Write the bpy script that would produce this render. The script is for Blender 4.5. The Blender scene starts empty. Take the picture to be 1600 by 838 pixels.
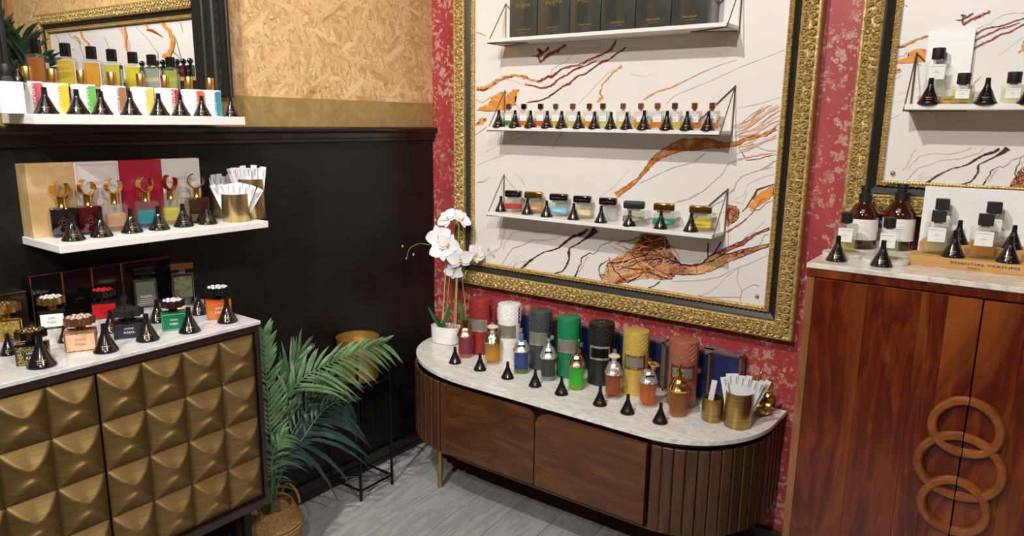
import bpy, bmesh, math, random
from mathutils import Vector, Matrix
random.seed(7)
S = bpy.context.scene
COL = S.collection
PI = math.pi
# ------------------------------------------------------------------ camera
CAM = (2.2857, -2.5098, 1.55)
MR = ((0.80790066, 0.58919791, 0.01193073), (0.12725883, -0.15465687, -0.97973795), (-0.57541438, 0.79304923, -0.19992802))
FPX = 1117.52
cd = bpy.data.cameras.new('camera'); cam = bpy.data.objects.new('camera', cd); COL.objects.link(cam)
cd.sensor_width = 36; cd.lens = FPX/1600*36; cd.clip_start = .05
r_, d_, f_ = MR
cam.matrix_world = Matrix(((r_[0], -d_[0], -f_[0], CAM[0]), (r_[1], -d_[1], -f_[1], CAM[1]), (r_[2], -d_[2], -f_[2], CAM[2]), (0, 0, 0, 1)))
S.camera = cam
# ------------------------------------------------------------------ world, exposure
w = bpy.data.worlds.new('world'); S.world = w; w.use_nodes = True
w.node_tree.nodes['Background'].inputs[0].default_value = (1, .96, .92, 1)
w.node_tree.nodes['Background'].inputs[1].default_value = .42
S.view_settings.view_transform = 'Standard'; S.view_settings.look = 'None'
S.view_settings.exposure = -0.7; S.view_settings.gamma = 1
S.cycles.max_bounces = 8; S.cycles.transparent_max_bounces = 24; S.cycles.caustics_reflective = False; S.cycles.caustics_refractive = False
# ------------------------------------------------------------------ ceiling spots and added fill lights
def spot(x, y, z, tx, ty, tz, e, size=.05, col=(1, .965, .915), ang=110):
    l = bpy.data.lights.new('ceiling_spot', 'SPOT'); l.energy = e; l.shadow_soft_size = size; l.color = col; l.spot_size = math.radians(ang); l.spot_blend = .6
    o = bpy.data.objects.new('ceiling_spot', l); COL.objects.link(o); o.location = (x, y, z)
    o.rotation_euler = (Vector((tx, ty, tz))-Vector((x, y, z))).to_track_quat('-Z', 'Y').to_euler()
    return o
SPOTS = [(1.0, -2.6, 3.55, 1.2, 0, 1.1, 400, .03, 85), (1.75, -4.3, 3.55, 1.4, 0, 1.1, 520, .03, 70),
         (3.5, -2.1, 3.5, 0, -1.6, 1.1, 330, .04, 50), (3.3, -3.9, 3.5, .1, -1.6, 1.1, 330, .04, 50), (-2.0, -1.8, 3.3, -2.8, 0, 2.0, 330, .05, 110)]
for s_ in SPOTS: spot(*s_[:7], size=s_[7], ang=s_[8])
def area(x, y, z, sx, sy, e, col=(1, .97, .93)):
    l = bpy.data.lights.new('ceiling_fill_light', 'AREA'); l.shape = 'RECTANGLE'; l.size = sx; l.size_y = sy; l.energy = e; l.color = col
    o = bpy.data.objects.new('ceiling_fill_light', l); COL.objects.link(o); o.location = (x, y, z)
area(1.9, -2.3, 3.5, 1.2, 1.2, 22); area(4.0, -3.5, 3.5, 1.2, 1.2, 30); area(-2.5, -1.5, 3.5, 1.5, 1.5, 70)  # unseen fill lights, added for soft light here and in the next room

# ------------------------------------------------------------------ pixel -> surface helpers (real positions on real surfaces)
def ray(u, v):
    a, b = (u-800)/FPX, (v-419)/FPX
    return Vector([MR[0][i]*a+MR[1][i]*b+MR[2][i] for i in range(3)])
def on(u, v, ax, val):
    d = ray(u, v); t = (val-CAM[ax])/d[ax]
    return Vector(CAM)+d*t
def depth(p):
    q = Vector(p)-Vector(CAM); return q.dot(Vector(MR[2]))
def foot(u, v, z, rad=0.0):
    "centre of a footprint whose front edge is seen at (u,v) on the level z"
    p = on(u, v, 2, z); h = Vector((p.x-CAM[0], p.y-CAM[1], 0)).normalized()
    return p+h*rad
def mpp(p): return depth(p)/FPX

# ------------------------------------------------------------------ materials
def hx(h):
    h = h.lstrip('#'); c = [int(h[i:i+2], 16)/255 for i in (0, 2, 4)]
    return tuple((x/12.92 if x <= .04045 else ((x+.055)/1.055)**2.4) for x in c)+(1,)
class N:
    def __init__(s, name):
        s.m = bpy.data.materials.new(name); s.m.use_nodes = True; s.t = s.m.node_tree; s.b = s.t.nodes['Principled BSDF']; s.out = s.t.nodes['Material Output']
    def n(s, typ, **k):
        n = s.t.nodes.new(typ)
        for a, v in k.items():
            if a.startswith('i_'):
                key = a[2:]; key = int(key) if key.isdigit() else key.replace('_', ' ')
                n.inputs[key].default_value = v
            else: setattr(n, a, v)
        return n
    def l(s, a, b): s.t.links.new(a, b)
    def coord(s, kind='Object', scale=(1, 1, 1), rot=(0, 0, 0), loc=(0, 0, 0)):
        tc = s.n('ShaderNodeTexCoord'); mp = s.n('ShaderNodeMapping'); mp.inputs['Scale'].default_value = scale; mp.inputs['Rotation'].default_value = rot; mp.inputs['Location'].default_value = loc
        s.l(tc.outputs[kind], mp.inputs[0]); return mp.outputs[0]
    def world(s, scale=(1, 1, 1), rot=(0, 0, 0), loc=(0, 0, 0)):
        g = s.n('ShaderNodeNewGeometry'); mp = s.n('ShaderNodeMapping'); mp.inputs['Scale'].default_value = scale; mp.inputs['Rotation'].default_value = rot; mp.inputs['Location'].default_value = loc
        s.l(g.outputs['Position'], mp.inputs[0]); return mp.outputs[0]
    def noise(s, vec, sc, det=4, rough=.55, dist=0):
        n = s.n('ShaderNodeTexNoise'); n.inputs['Scale'].default_value = sc; n.inputs['Detail'].default_value = det; n.inputs['Roughness'].default_value = rough; n.inputs['Distortion'].default_value = dist
        if vec: s.l(vec, n.inputs['Vector'])
        return n.outputs['Fac']
    def ramp(s, fac, stops, interp='LINEAR'):
        r = s.n('ShaderNodeValToRGB'); e = r.color_ramp.elements; r.color_ramp.interpolation = interp
        while len(e) > 1: e.remove(e[-1])
        e[0].position = stops[0][0]; e[0].color = stops[0][1]
        for p, c in stops[1:]:
            x = e.new(p); x.color = c
        s.l(fac, r.inputs[0]); return r.outputs[0]
    def mix(s, fac, a, b, mode='MIX'):
        m = s.n('ShaderNodeMix', data_type='RGBA', blend_type=mode)
        for v, i in ((fac, 0), (a, 6), (b, 7)):
            if hasattr(v, 'links'): s.l(v, m.inputs[i])
            else: m.inputs[i].default_value = v
        return m.outputs[2]
    def math(s, op, a, b=0.0, c=None):
        m = s.n('ShaderNodeMath', operation=op)
        for i, v in enumerate((a, b) if c is None else (a, b, c)):
            if hasattr(v, 'links'): s.l(v, m.inputs[i])
            else: m.inputs[i].default_value = v
        return m.outputs[0]
    def bump(s, h, strength=.3, dist=.002):
        b = s.n('ShaderNodeBump'); b.inputs['Strength'].default_value = strength; b.inputs['Distance'].default_value = dist
        s.l(h, b.inputs['Height']); s.l(b.outputs[0], s.b.inputs['Normal'])
    def base(s, c):
        if hasattr(c, 'links'): s.l(c, s.b.inputs['Base Color'])
        else: s.b.inputs['Base Color'].default_value = c
    def set(s, **k):
        for a, v in k.items(): s.b.inputs[a.replace('_', ' ')].default_value = v
        return s.m
BW = ((0, 0, 0, 1), (1, 1, 1, 1))
_mc = {}
def mat(name, col, rough=.5, metal=0., coat=0., var=.08, sc=40, bump=0.):
    if name in _mc: return _mc[name]
    k = N(name); c = hx(col); v = k.coord()
    f = k.noise(v, sc, 3)
    a = tuple(x*(1-var) for x in c[:3])+(1,); b = tuple(min(1, x*(1+var)) for x in c[:3])+(1,)
    k.base(k.ramp(f, [(.3, a), (.7, b)]))
    if bump: k.bump(k.noise(v, sc*3, 3), bump, .001)
    _mc[name] = k.set(Roughness=rough, Metallic=metal, Coat_Weight=coat); return _mc[name]
def glassy(name, col, opac, rough=.03, fres=.12, base_mix=None):
    "clear or tinted glass / perfume: see-through with a mirror coat"
    if name in _mc: return _mc[name]
    k = N(name); tr = k.n('ShaderNodeBsdfTransparent'); tr.inputs[0].default_value = tuple(x**.55 for x in hx(col)[:3])+(1,)
    df = k.n('ShaderNodeBsdfDiffuse'); v = k.coord(); k.l(k.ramp(k.noise(v, 30, 2), [(0, tuple(x*.85 for x in hx(col)[:3])+(1,)), (1, hx(col))]), df.inputs[0])
    tl_ = k.n('ShaderNodeBsdfTranslucent'); tl_.inputs[0].default_value = hx(col); m0 = k.n('ShaderNodeMixShader'); m0.inputs[0].default_value = .5; k.l(df.outputs[0], m0.inputs[1]); k.l(tl_.outputs[0], m0.inputs[2])
    mx = k.n('ShaderNodeMixShader'); mx.inputs[0].default_value = opac; k.l(tr.outputs[0], mx.inputs[1]); k.l(m0.outputs[0], mx.inputs[2])
    gl = k.n('ShaderNodeBsdfGlossy'); gl.inputs['Roughness'].default_value = rough
    lw = k.n('ShaderNodeLayerWeight'); lw.inputs[0].default_value = fres*2
    fc = k.math('MULTIPLY_ADD', k.math('POWER', lw.outputs['Facing'], 2), .42, fres*.25)
    m2 = k.n('ShaderNodeMixShader'); k.l(fc, m2.inputs[0]); k.l(mx.outputs[0], m2.inputs[1]); k.l(gl.outputs[0], m2.inputs[2])
    k.l(m2.outputs[0], k.out.inputs[0]); _mc[name] = k.m; return k.m

def m_blackwall():
    k = N('black_painted_panel'); v = k.world((1, 1, 1)); f = k.noise(v, 6, 5)
    k.base(k.ramp(f, [(.3, hx('#110e0c')), (.7, hx('#1a1613'))]))
    st = k.noise(k.world((1, .25, 1)), 45, 4, .7); k.bump(st, .25, .004)
    r = k.ramp(f, [(.35, (.35,)*3+(1,)), (.7, (.55,)*3+(1,))]); k.l(r, k.b.inputs['Roughness']); k.b.inputs['Specular IOR Level'].default_value = .35; return k.m
def m_goldband():
    k = N('gold_painted_band'); f = k.noise(k.world((1, 1, 1)), 14, 6, .65, 1.5)
    k.base(k.ramp(f, [(.3, hx('#957845')), (.55, hx('#a88a54')), (.75, hx('#b99c66'))])); k.bump(f, .1, .002)
    return k.set(Roughness=.45, Metallic=.15)
def m_osb():
    k = N('oriented_strand_board'); col = None
    tan = [hx(x) for x in ('#c2925a', '#d6a96c', '#e0b97e', '#cc9c62', '#ebcb97', '#d9b075', '#b9854d', '#e4c088')]
    for i, (ang, sx, sy, th) in enumerate(((0.15, 70, 24, 0), (1.2, 95, 26, .4), (2.2, 85, 22, .5), (.3, 120, 34, .5), (2.8, 100, 26, .6), (1.75, 60, 12, .78), (.9, 48, 10, .86))):
        g = k.n('ShaderNodeNewGeometry'); sw = k.n('ShaderNodeSeparateXYZ'); k.l(g.outputs['Position'], sw.inputs[0])
        ad = k.math('ADD', sw.outputs[0], sw.outputs[1]); cb = k.n('ShaderNodeCombineXYZ'); k.l(ad, cb.inputs[0]); k.l(sw.outputs[2], cb.inputs[1]); cb.inputs[2].default_value = i*1.7
        rt = k.n('ShaderNodeVectorRotate', rotation_type='Z_AXIS'); rt.inputs['Angle'].default_value = ang; k.l(cb.outputs[0], rt.inputs[0])
        # small warp keeps the flakes ragged
        nz = k.n('ShaderNodeTexNoise'); nz.inputs['Scale'].default_value = 16; nz.inputs['Detail'].default_value = 2; k.l(rt.outputs[0], nz.inputs['Vector'])
        wv = k.n('ShaderNodeVectorMath', operation='MULTIPLY_ADD'); k.l(nz.outputs['Color'], wv.inputs[0]); wv.inputs[1].default_value = (.022, .022, 0); k.l(rt.outputs[0], wv.inputs[2])
        mp = k.n('ShaderNodeMapping'); mp.inputs['Scale'].default_value = (sx, sy, 1); k.l(wv.outputs[0], mp.inputs[0])
        vo = k.n('ShaderNodeTexVoronoi', voronoi_dimensions='2D'); vo.inputs['Scale'].default_value = 1; k.l(mp.outputs[0], vo.inputs['Vector'])
        sc = k.n('ShaderNodeSeparateColor'); k.l(vo.outputs['Color'], sc.inputs[0])
        c = k.ramp(sc.outputs[0], [(j/8, tan[(j*3+i) % 8]) for j in range(8)], 'CONSTANT')
        gr = k.n('ShaderNodeTexNoise'); mp2 = k.n('ShaderNodeMapping'); mp2.inputs['Scale'].default_value = (9, 1.5, 1); k.l(mp.outputs[0], mp2.inputs[0]); k.l(mp2.outputs[0], gr.inputs['Vector']); gr.inputs['Scale'].default_value = 1
        c = k.mix(.35, c, k.ramp(gr.outputs['Fac'], [(.3, hx('#a87442')), (.7, hx('#f0d6a6'))]))
        if col is None: col = c
        else: col = k.mix(k.math('GREATER_THAN', sc.outputs[1], th), col, c)
    dk = k.noise(k.world((1, .8, 1.8)), 30, 4, .65, 1.6)
    col = k.mix(k.ramp(dk, [(.625, BW[0]), (.66, (.85, .85, .85, 1))]), col, hx('#8d5327'))
    k.base(col); k.bump(dk, .2, .002); return k.set(Roughness=.6)
def m_damask():
    k = N('red_damask_wallpaper'); g = k.n('ShaderNodeNewGeometry'); s = k.n('ShaderNodeSeparateXYZ'); k.l(g.outputs['Position'], s.inputs[0])
    X, Z = s.outputs[0], s.outputs[2]
    masks = []
    for ox, oz in ((0, 0), (.13, .19)):
        u = k.math('PINGPONG', k.math('ADD', X, ox+.02+10), .13); v = k.math('WRAP', k.math('ADD', Z, oz), .38, 0.0)
        # petals: symmetric noise inside an ogee outline
        cb = k.n('ShaderNodeCombineXYZ'); k.l(u, cb.inputs[0]); k.l(v, cb.inputs[1]); cb.inputs[2].default_value = ox*9
        vo = k.n('ShaderNodeTexVoronoi', feature='SMOOTH_F1'); vo.inputs['Scale'].default_value = 44; vo.inputs['Smoothness'].default_value = .3
        nz = k.n('ShaderNodeTexNoise'); nz.inputs['Scale'].default_value = 34; k.l(cb.outputs[0], nz.inputs['Vector'])
        ad = k.n('ShaderNodeVectorMath', operation='MULTIPLY_ADD'); k.l(nz.outputs['Color'], ad.inputs[0]); ad.inputs[1].default_value = (.05, .05, 0); k.l(cb.outputs[0], ad.inputs[2]); k.l(ad.outputs[0], vo.inputs['Vector'])
        pet = k.math('LESS_THAN', vo.outputs['Distance'], .42)
        vv = k.math('SUBTRACT', v, .19); e = k.math('ADD', k.math('POWER', k.math('DIVIDE', u, .085), 2), k.math('POWER', k.math('ABSOLUTE', k.math('DIVIDE', vv, .15)), 1.6))
        masks.append(k.math('MULTIPLY', pet, k.math('LESS_THAN', e, 1)))
    m = k.math('MAXIMUM', *masks)
    wear = k.noise(k.world((1, 1, 1)), 210, 5, .8); big = k.noise(k.world((1, 1, 1)), 5, 3)
    th = k.math('MULTIPLY_ADD', big, -.45, .80)
    m = k.math('MULTIPLY', m, k.math('GREATER_THAN', wear, k.math('SUBTRACT', th, .10)))
    sp = k.math('MULTIPLY', k.math('GREATER_THAN', k.noise(k.world((1, 1, 1)), 55, 5, .7), .60), k.math('GREATER_THAN', big, .48))
    m = k.math('MAXIMUM', m, sp)
    red = k.ramp(k.noise(k.world((1, 1, .35)), 7, 6), [(.3, hx('#942e30')), (.6, hx('#aa4042')), (.8, hx('#b65252'))])
    k.base(k.mix(k.math('MULTIPLY', m, .62), red, hx('#cdb49b'))); k.bump(m, .15, .001)
    return k.set(Roughness=.5)
def m_ornate():
    k = N('antique_gold_leaf'); v = k.world(); a = k.noise(v, 90, 4, .6, 1.5)
    k.base(k.ramp(a, [(.3, hx('#6b5022')), (.47, hx('#bd9c58')), (.7, hx('#e8d096'))]))
    k.bump(a, .5, .004); return k.set(Roughness=.40, Metallic=.35)
def m_wood(name, cols, scale=(1, 1, 1), rough=.35, coat=.3, sc=6, rot=(0, 0, 0), dist=1.2, bumps=.08, knots=True):
    k = N(name); oi = k.n('ShaderNodeObjectInfo'); v = k.coord('Object', scale, rot)
    ad = k.n('ShaderNodeVectorMath', operation='ADD'); k.l(v, ad.inputs[0])
    ml = k.n('ShaderNodeVectorMath', operation='SCALE'); cb = k.n('ShaderNodeCombineXYZ')
    for i in range(3): k.l(oi.outputs['Random'], cb.inputs[i])
    k.l(cb.outputs[0], ml.inputs[0]); ml.inputs['Scale'].default_value = 13; k.l(ml.outputs[0], ad.inputs[1])
    f = k.noise(ad.outputs[0], sc, 6, .6, dist)
    c = k.ramp(f, [(.25, hx(cols[0])), (.45, hx(cols[1])), (.6, hx(cols[2])), (.8, hx(cols[3]))])
    fine = k.noise(ad.outputs[0], sc*9, 3, .6)
    c = k.mix(.35, c, k.ramp(fine, [(.3, hx(cols[0])), (.7, hx(cols[2]))]))
    tint = k.ramp(oi.outputs['Random'], [(0, (.80, .80, .80, 1)), (1, (1, 1, 1, 1))]); c = k.mix(1, c, tint, 'MULTIPLY')
    k.base(c); k.bump(fine, bumps, .001); return k.set(Roughness=rough, Coat_Weight=coat, Coat_Roughness=.12)
def m_cabinet():
    k = N('polished_acacia_wood'); oi = k.n('ShaderNodeObjectInfo')
    v = k.coord('Object', (3.0, 1, .55)); ad = k.n('ShaderNodeVectorMath', operation='ADD'); k.l(v, ad.inputs[0]); cb = k.n('ShaderNodeCombineXYZ')
    for i in range(3): k.l(k.math('MULTIPLY', oi.outputs['Random'], 9), cb.inputs[i])
    k.l(cb.outputs[0], ad.inputs[1])
    big = k.noise(ad.outputs[0], 1.6, 4, .5, 1.0)
    fr = k.math('FRACT', k.math('MULTIPLY', big, 11)); rings = k.ramp(fr, [(0, hx('#430f04')), (.5, hx('#5a1d06')), (.85, hx('#702e0c')), (1, hx('#3f0e04'))])
    st = k.noise(ad.outputs[0], 18, 4, .6, .3)
    c = k.mix(.42, rings, k.ramp(st, [(.3, hx('#3f0d03')), (.55, hx('#601f06')), (.8, hx('#965019'))]))
    c = k.mix(k.ramp(big, [(.50, BW[0]), (.70, (.75, .75, .75, 1))]), c, hx('#9a5520'))  # golden sheen highlights of the polished wood, mixed into its colour
    vo = k.n('ShaderNodeTexVoronoi'); vo.inputs['Scale'].default_value = 2.3; k.l(k.coord('Object', (1.6, 1, 1)), vo.inputs['Vector'])
    c = k.mix(k.ramp(vo.outputs['Distance'], [(.03, (.8, .8, .8, 1)), (.09, BW[0])]), c, hx('#2c0e06'))
    k.base(c); k.bump(st, .06, .001); return k.set(Roughness=.28, Coat_Weight=.5, Coat_Roughness=.1)
def m_marble(name='white_marble', a='#e9e4dc', b='#b8b0a6', sc=3, rot=(0, 0, .5), stretch=(1, 3, 1)):
    if name in _mc: return _mc[name]
    k = N(name); v = k.coord('Object', stretch, rot); f = k.noise(v, sc*2, 8, .65, 1.2)
    vein = k.ramp(k.math('ABSOLUTE', k.math('SUBTRACT', f, .5)), [(0, (.75,)*3+(1,)), (.03, (.25,)*3+(1,)), (.12, BW[0])])
    k.base(k.mix(vein, hx(a), hx(b))); _mc[name] = k.set(Roughness=.22, Coat_Weight=.2); return _mc[name]
def m_floor():
    k = N('grey_wood_plank'); oi = k.n('ShaderNodeObjectInfo'); v = k.coord('Object', (9, 1, 1)); ad = k.n('ShaderNodeVectorMath', operation='ADD'); k.l(v, ad.inputs[0])
    cb = k.n('ShaderNodeCombineXYZ')
    for i in range(3): k.l(k.math('MULTIPLY', oi.outputs['Random'], 17), cb.inputs[i])
    k.l(cb.outputs[0], ad.inputs[1]); f = k.noise(ad.outputs[0], 4, 7, .65, 1.3); g = k.math('FRACT', k.math('MULTIPLY', f, 7))
    c = k.ramp(f, [(.3, hx('#868584')), (.5, hx('#a3a1a0')), (.7, hx('#bdbab8'))]); c = k.mix(.22, c, k.ramp(g, [(0, hx('#7c7b7a')), (1, hx('#cbc9c6'))]))
    c = k.mix(1, c, k.ramp(oi.outputs['Random'], [(0, (.84, .84, .84, 1)), (1, (1, 1, 1, 1))]), 'MULTIPLY')
    k.base(c); k.bump(f, .12, .002); return k.set(Roughness=.38)
def m_rust(name, stops, sc=26, dist=3):
    k = N(name); v = k.world(); f = k.noise(v, sc, 6, .65, dist); k.base(k.ramp(f, stops)); return k.set(Roughness=.35)
def m_agate():
    k = N('rust_agate_print'); v = k.world(); f = k.noise(v, 34, 7, .68, 3.5); g = k.noise(v, 9, 2)
    a_ = k.ramp(f, [(.30, hx('#3a0f10')), (.42, hx('#6a2418')), (.50, hx('#9a4522')), (.54, hx('#e6c39a')), (.57, hx('#8a3a1e')), (.75, hx('#b5652e'))])
    b_ = k.ramp(f, [(.28, hx('#7a3218')), (.40, hx('#c0662c')), (.47, hx('#d9924a')), (.52, hx('#f0dcb8')), (.56, hx('#cf8238')), (.68, hx('#e6b566')), (.8, hx('#f0e0bc'))])
    k.base(k.mix(k.ramp(g, [(.42, BW[0]), (.56, BW[1])]), a_, b_)); return k.set(Roughness=.35)
def m_basket():
    k = N('seagrass_weave'); v = k.coord('Object', (1, 1, 1)); w1 = k.n('ShaderNodeTexWave', wave_type='BANDS', bands_direction='Z'); w1.inputs['Scale'].default_value = 60; w1.inputs['Distortion'].default_value = 3; k.l(v, w1.inputs[0])
    f = k.noise(v, 120, 3, .6); k.base(k.mix(.5, k.ramp(w1.outputs['Fac'], [(0, hx('#5e3d1b')), (1, hx('#a97f48'))]), k.ramp(f, [(.3, hx('#6b4520')), (.7, hx('#c19a60'))])))
    k.bump(w1.outputs['Fac'], .6, .004); return k.set(Roughness=.7)
def m_leaf(name, c1, c2, c3):
    k = N(name); f = k.noise(k.world((1, 1, 1)), 14, 4); g = k.noise(k.world((1, 1, 1)), 160, 2)
    k.base(k.mix(.3, k.ramp(f, [(.3, hx(c1)), (.55, hx(c2)), (.75, hx(c3))]), k.ramp(g, [(.3, hx(c1)), (.7, hx(c3))]))); return k.set(Roughness=.42, Coat_Weight=.1)
def m_brushed(name, c1, c2, axis=2, rough=.3):
    k = N(name); s = [3, 3, 3]; s[axis] = 260; v = k.coord('Object', tuple(s)); f = k.noise(v, 1, 3, .6)
    k.base(k.ramp(f, [(.3, hx(c1)), (.7, hx(c2))])); k.bump(f, .25, .001); return k.set(Roughness=rough, Metallic=.9)
def m_speckle(name, c1, c2, sc=260):
    k = N(name); f = k.noise(k.coord(), sc, 3, .6); k.base(k.ramp(f, [(.47, hx(c1)), (.53, hx(c2))])); return k.set(Roughness=.35, Metallic=.5)
BLACKWALL = m_blackwall(); GOLDBAND = m_goldband(); OSB = m_osb(); DAMASK = m_damask(); ORNATE = m_ornate()
CABWOOD = m_cabinet(); MARBLE = m_marble(); MARBLE2 = m_marble('cream_marble', '#ece5d9', '#b8ad9f', 2.4, (0, 0, -.4), (1, 2.5, 1)); FLOORM = m_floor(); BASKET = m_basket()
WALNUT = m_wood('walnut_wood', ('#3c200d', '#4f2b12', '#653c1c', '#80522c'), (1.2, 3, 6), .38, .2, 3, dist=1.5)
WALNUTV = m_wood('walnut_slat_wood', ('#35200f', '#482b17', '#5e3c22', '#77502f'), (6, 6, .9), .42, .15, 4, dist=.8)
BEECH = m_wood('pale_beech_wood', ('#b98548', '#c99757', '#d6a767', '#dfb77c'), (.6, 5, 9), .5, .05, 5, dist=.4)
BLACKTRIM = mat('black_satin_trim', '#1a1512', .32, 0, .3)
BLKFRAME = mat('black_frame_lacquer', '#201d19', .45, 0, .2, bump=.15)
WHITE = mat('white_lacquer', '#ece8e2', .35, 0, .1, .02)
PANEL = mat('white_print_board', '#e9e4df', .3, 0, .3, .02, 4)
GOLD = mat('polished_gold', '#e2b65f', .14, 1, 0, .04); GOLDPALE = mat('pale_gold', '#e6cf98', .18, 1, 0, .04)
COPPER = mat('rose_copper', '#b87a5c', .25, .9, 0, .05); SILVER = mat('polished_silver', '#d6d3cc', .16, .75, 0, .03)
BRASS = m_brushed('brushed_brass', '#8a6d36', '#c2a265'); BRASSPALE = m_brushed('brushed_pale_brass', '#a58a55', '#d6bf88', 0)
ROD = mat('antique_brass_rod', '#7d7057', .35, .8)
BLACK = mat('glossy_black_plastic', '#161313', .16, 0, .5); BLACKMAT = mat('matt_black_plastic', '#191717', .5)
FUNMAT = mat('funnel_black', '#211e1e', .13, .35, .6); INK = mat('black_ink', '#2b2622', .6); GOLDINK = mat('gold_ink', '#c79a55', .35, .6)
WHITEINK = mat('white_ink', '#efece6', .5); GREYINK = mat('grey_ink', '#9b9691', .6); CHROMEDARK = mat('dark_chrome', '#55504b', .12, 1)
PAPER = mat('white_paper', '#efeef0', .6, 0, 0, .02); CARDG = mat('white_card', '#f0eeeb', .45, 0, .1, .02)
GLASS = glassy('clear_glass', '#f4f6f4', .06); GLASSAMB = glassy('amber_glass', '#7a3410', .45)
IRON = mat('black_iron', '#0f0e0e', .4, .4); CER = mat('white_ceramic', '#eeebe6', .25, 0, .4, .02)
def liq(name, col, op=.5):
    c = [int(col[i:i+2], 16)/255 for i in (1, 3, 5)]; m = sum(c)/3; c = [min(1, max(0, (x-m)*1.35+m)*1.12) for x in c]
    return glassy('perfume_'+name, '#%02x%02x%02x' % tuple(int(x*255) for x in c), op*.8, .05, .02)

# ------------------------------------------------------------------ mesh builder
class G:
    def __init__(s): s.bm = bmesh.new()
    def _x(s, vs, M):
        if M is not None: bmesh.ops.transform(s.bm, matrix=M, verts=vs)
    def box(s, c, sz, bev=0, M=None, seg=1):
        r = bmesh.ops.create_cube(s.bm, size=1); vs = r['verts']
        for v in vs: v.co = Vector((v.co.x*sz[0]+c[0], v.co.y*sz[1]+c[1], v.co.z*sz[2]+c[2]))
        if bev > 0:
            es = list({e for v in vs for e in v.link_edges})
            r = bmesh.ops.bevel(s.bm, geom=es, offset=bev, segments=seg, affect='EDGES', profile=.5); vs = list({v for f in r['faces'] for v in f.verts} | {v for v in vs if v.is_valid})
        s._x(vs, M); return s
    def lathe(s, prof, n=20, c=(0, 0, 0), M=None, sx=1, sy=1, pw=1.0):
        "profile [(r,z)...]; pw<1 squares the section"
        rings = []; new = []
        def sq(a): return math.copysign(abs(a)**pw, a)
        for r, z in prof:
            if r < 1e-6:
                v = s.bm.verts.new((c[0], c[1], c[2]+z)); rings.append([v]); new.append(v)
            else:
                rg = [s.bm.verts.new((c[0]+sx*r*sq(math.cos(2*PI*i/n+PI/n)), c[1]+sy*r*sq(math.sin(2*PI*i/n+PI/n)), c[2]+z)) for i in range(n)]; rings.append(rg); new += rg
        for a, b in zip(rings, rings[1:]):
            if len(a) == 1 and len(b) == 1: continue
            for i in range(n):
                j = (i+1) % n
                if len(a) == 1: f = (a[0], b[j], b[i])
                elif len(b) == 1: f = (a[i], a[j], b[0])
                else: f = (a[i], a[j], b[j], b[i])
                try: s.bm.faces.new(f)
                except ValueError: pass
        s._x(new, M); return s
    def tube(s, pts, r, n=6, closed=False, M=None):
        pts = [Vector(p) for p in pts]; rings = []; new = []; m = len(pts); up = Vector((0, 0, 1))
        rr = r if isinstance(r, (list, tuple)) else [r]*m
        pa = None
        for i, p in enumerate(pts):
            if closed: t = pts[(i+1) % m]-pts[i-1]
            else: t = pts[min(i+1, m-1)]-pts[max(i-1, 0)]
            t = t.normalized() if t.length > 0 else Vector((0, 0, 1))
            if pa is None:
                a = t.cross(up);
                if a.length < .05: a = t.cross(Vector((1, 0, 0)))
            else:
                a = pa-t*pa.dot(t)
                if a.length < 1e-4: a = t.cross(up)
            a.normalize(); pa = a; b = t.cross(a)
            rg = [s.bm.verts.new(p+(a*math.cos(2*PI*k/n)+b*math.sin(2*PI*k/n))*rr[i]) for k in range(n)]; rings.append(rg); new += rg
        L = list(zip(rings, rings[1:]))+([(rings[-1], rings[0])] if closed else [])
        for a, b in L:
            for k in range(n):
                j = (k+1) % n; s.bm.faces.new((a[k], a[j], b[j], b[k]))
        if not closed:
            s.bm.faces.new(rings[0][::-1]); s.bm.faces.new(rings[-1])
        s._x(new, M); return s
    def prism(s, poly, h0, h1, M=None, bev=0):
        "polygon in XY extruded in z"
        a = [s.bm.verts.new((x, y, h0)) for x, y in poly]; b = [s.bm.verts.new((x, y, h1)) for x, y in poly]; n = len(poly)
        s.bm.faces.new(a[::-1]); s.bm.faces.new(b)
        for i in range(n): s.bm.faces.new((a[i], a[(i+1) % n], b[(i+1) % n], b[i]))
        s._x(a+b, M); return s
    def ball(s, c, r, sub=2, M=None):
        q = bmesh.ops.create_icosphere(s.bm, subdivisions=sub, radius=1); rr = r if isinstance(r, (tuple, list)) else (r,)*3
        for v in q['verts']: v.co = Vector((v.co.x*rr[0]+c[0], v.co.y*rr[1]+c[1], v.co.z*rr[2]+c[2]))
        s._x(q['verts'], M); return s
    def quad(s, pts):
        s.bm.faces.new([s.bm.verts.new(p) for p in pts]); return s
    def strip(s, A, B):
        a = [s.bm.verts.new(p) for p in A]; b = [s.bm.verts.new(p) for p in B]
        for i in range(len(a)-1): s.bm.faces.new((a[i], a[i+1], b[i+1], b[i]))
        return s
    def build(s, name, m, parent=None, smooth=True, ang=35, recalc=True):
        if recalc: bmesh.ops.recalc_face_normals(s.bm, faces=s.bm.faces)
        me = bpy.data.meshes.new(name); s.bm.to_mesh(me); s.bm.free()
        if m: me.materials.append(m)
        if smooth:
            me.polygons.foreach_set('use_smooth', [True]*len(me.polygons))
            me.set_sharp_from_angle(angle=math.radians(ang))
        o = bpy.data.objects.new(name, me); COL.objects.link(o); o.parent = parent; return o
def thing(name, label, cat, loc=(0, 0, 0), rz=0, group=None):
    o = bpy.data.objects.new(name, None); COL.objects.link(o); o.empty_display_size = .02; o.location = loc; o.rotation_euler = (0, 0, rz)
    o['label'] = label; o['category'] = cat
    if group: o['group'] = group
    return o
def tag(o, label, cat, group=None):
    o['label'] = label; o['category'] = cat
    if group: o['group'] = group
    return o
def struct(o): o['kind'] = 'structure'; return o
def kids(o): return [c for c in o.children]
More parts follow.
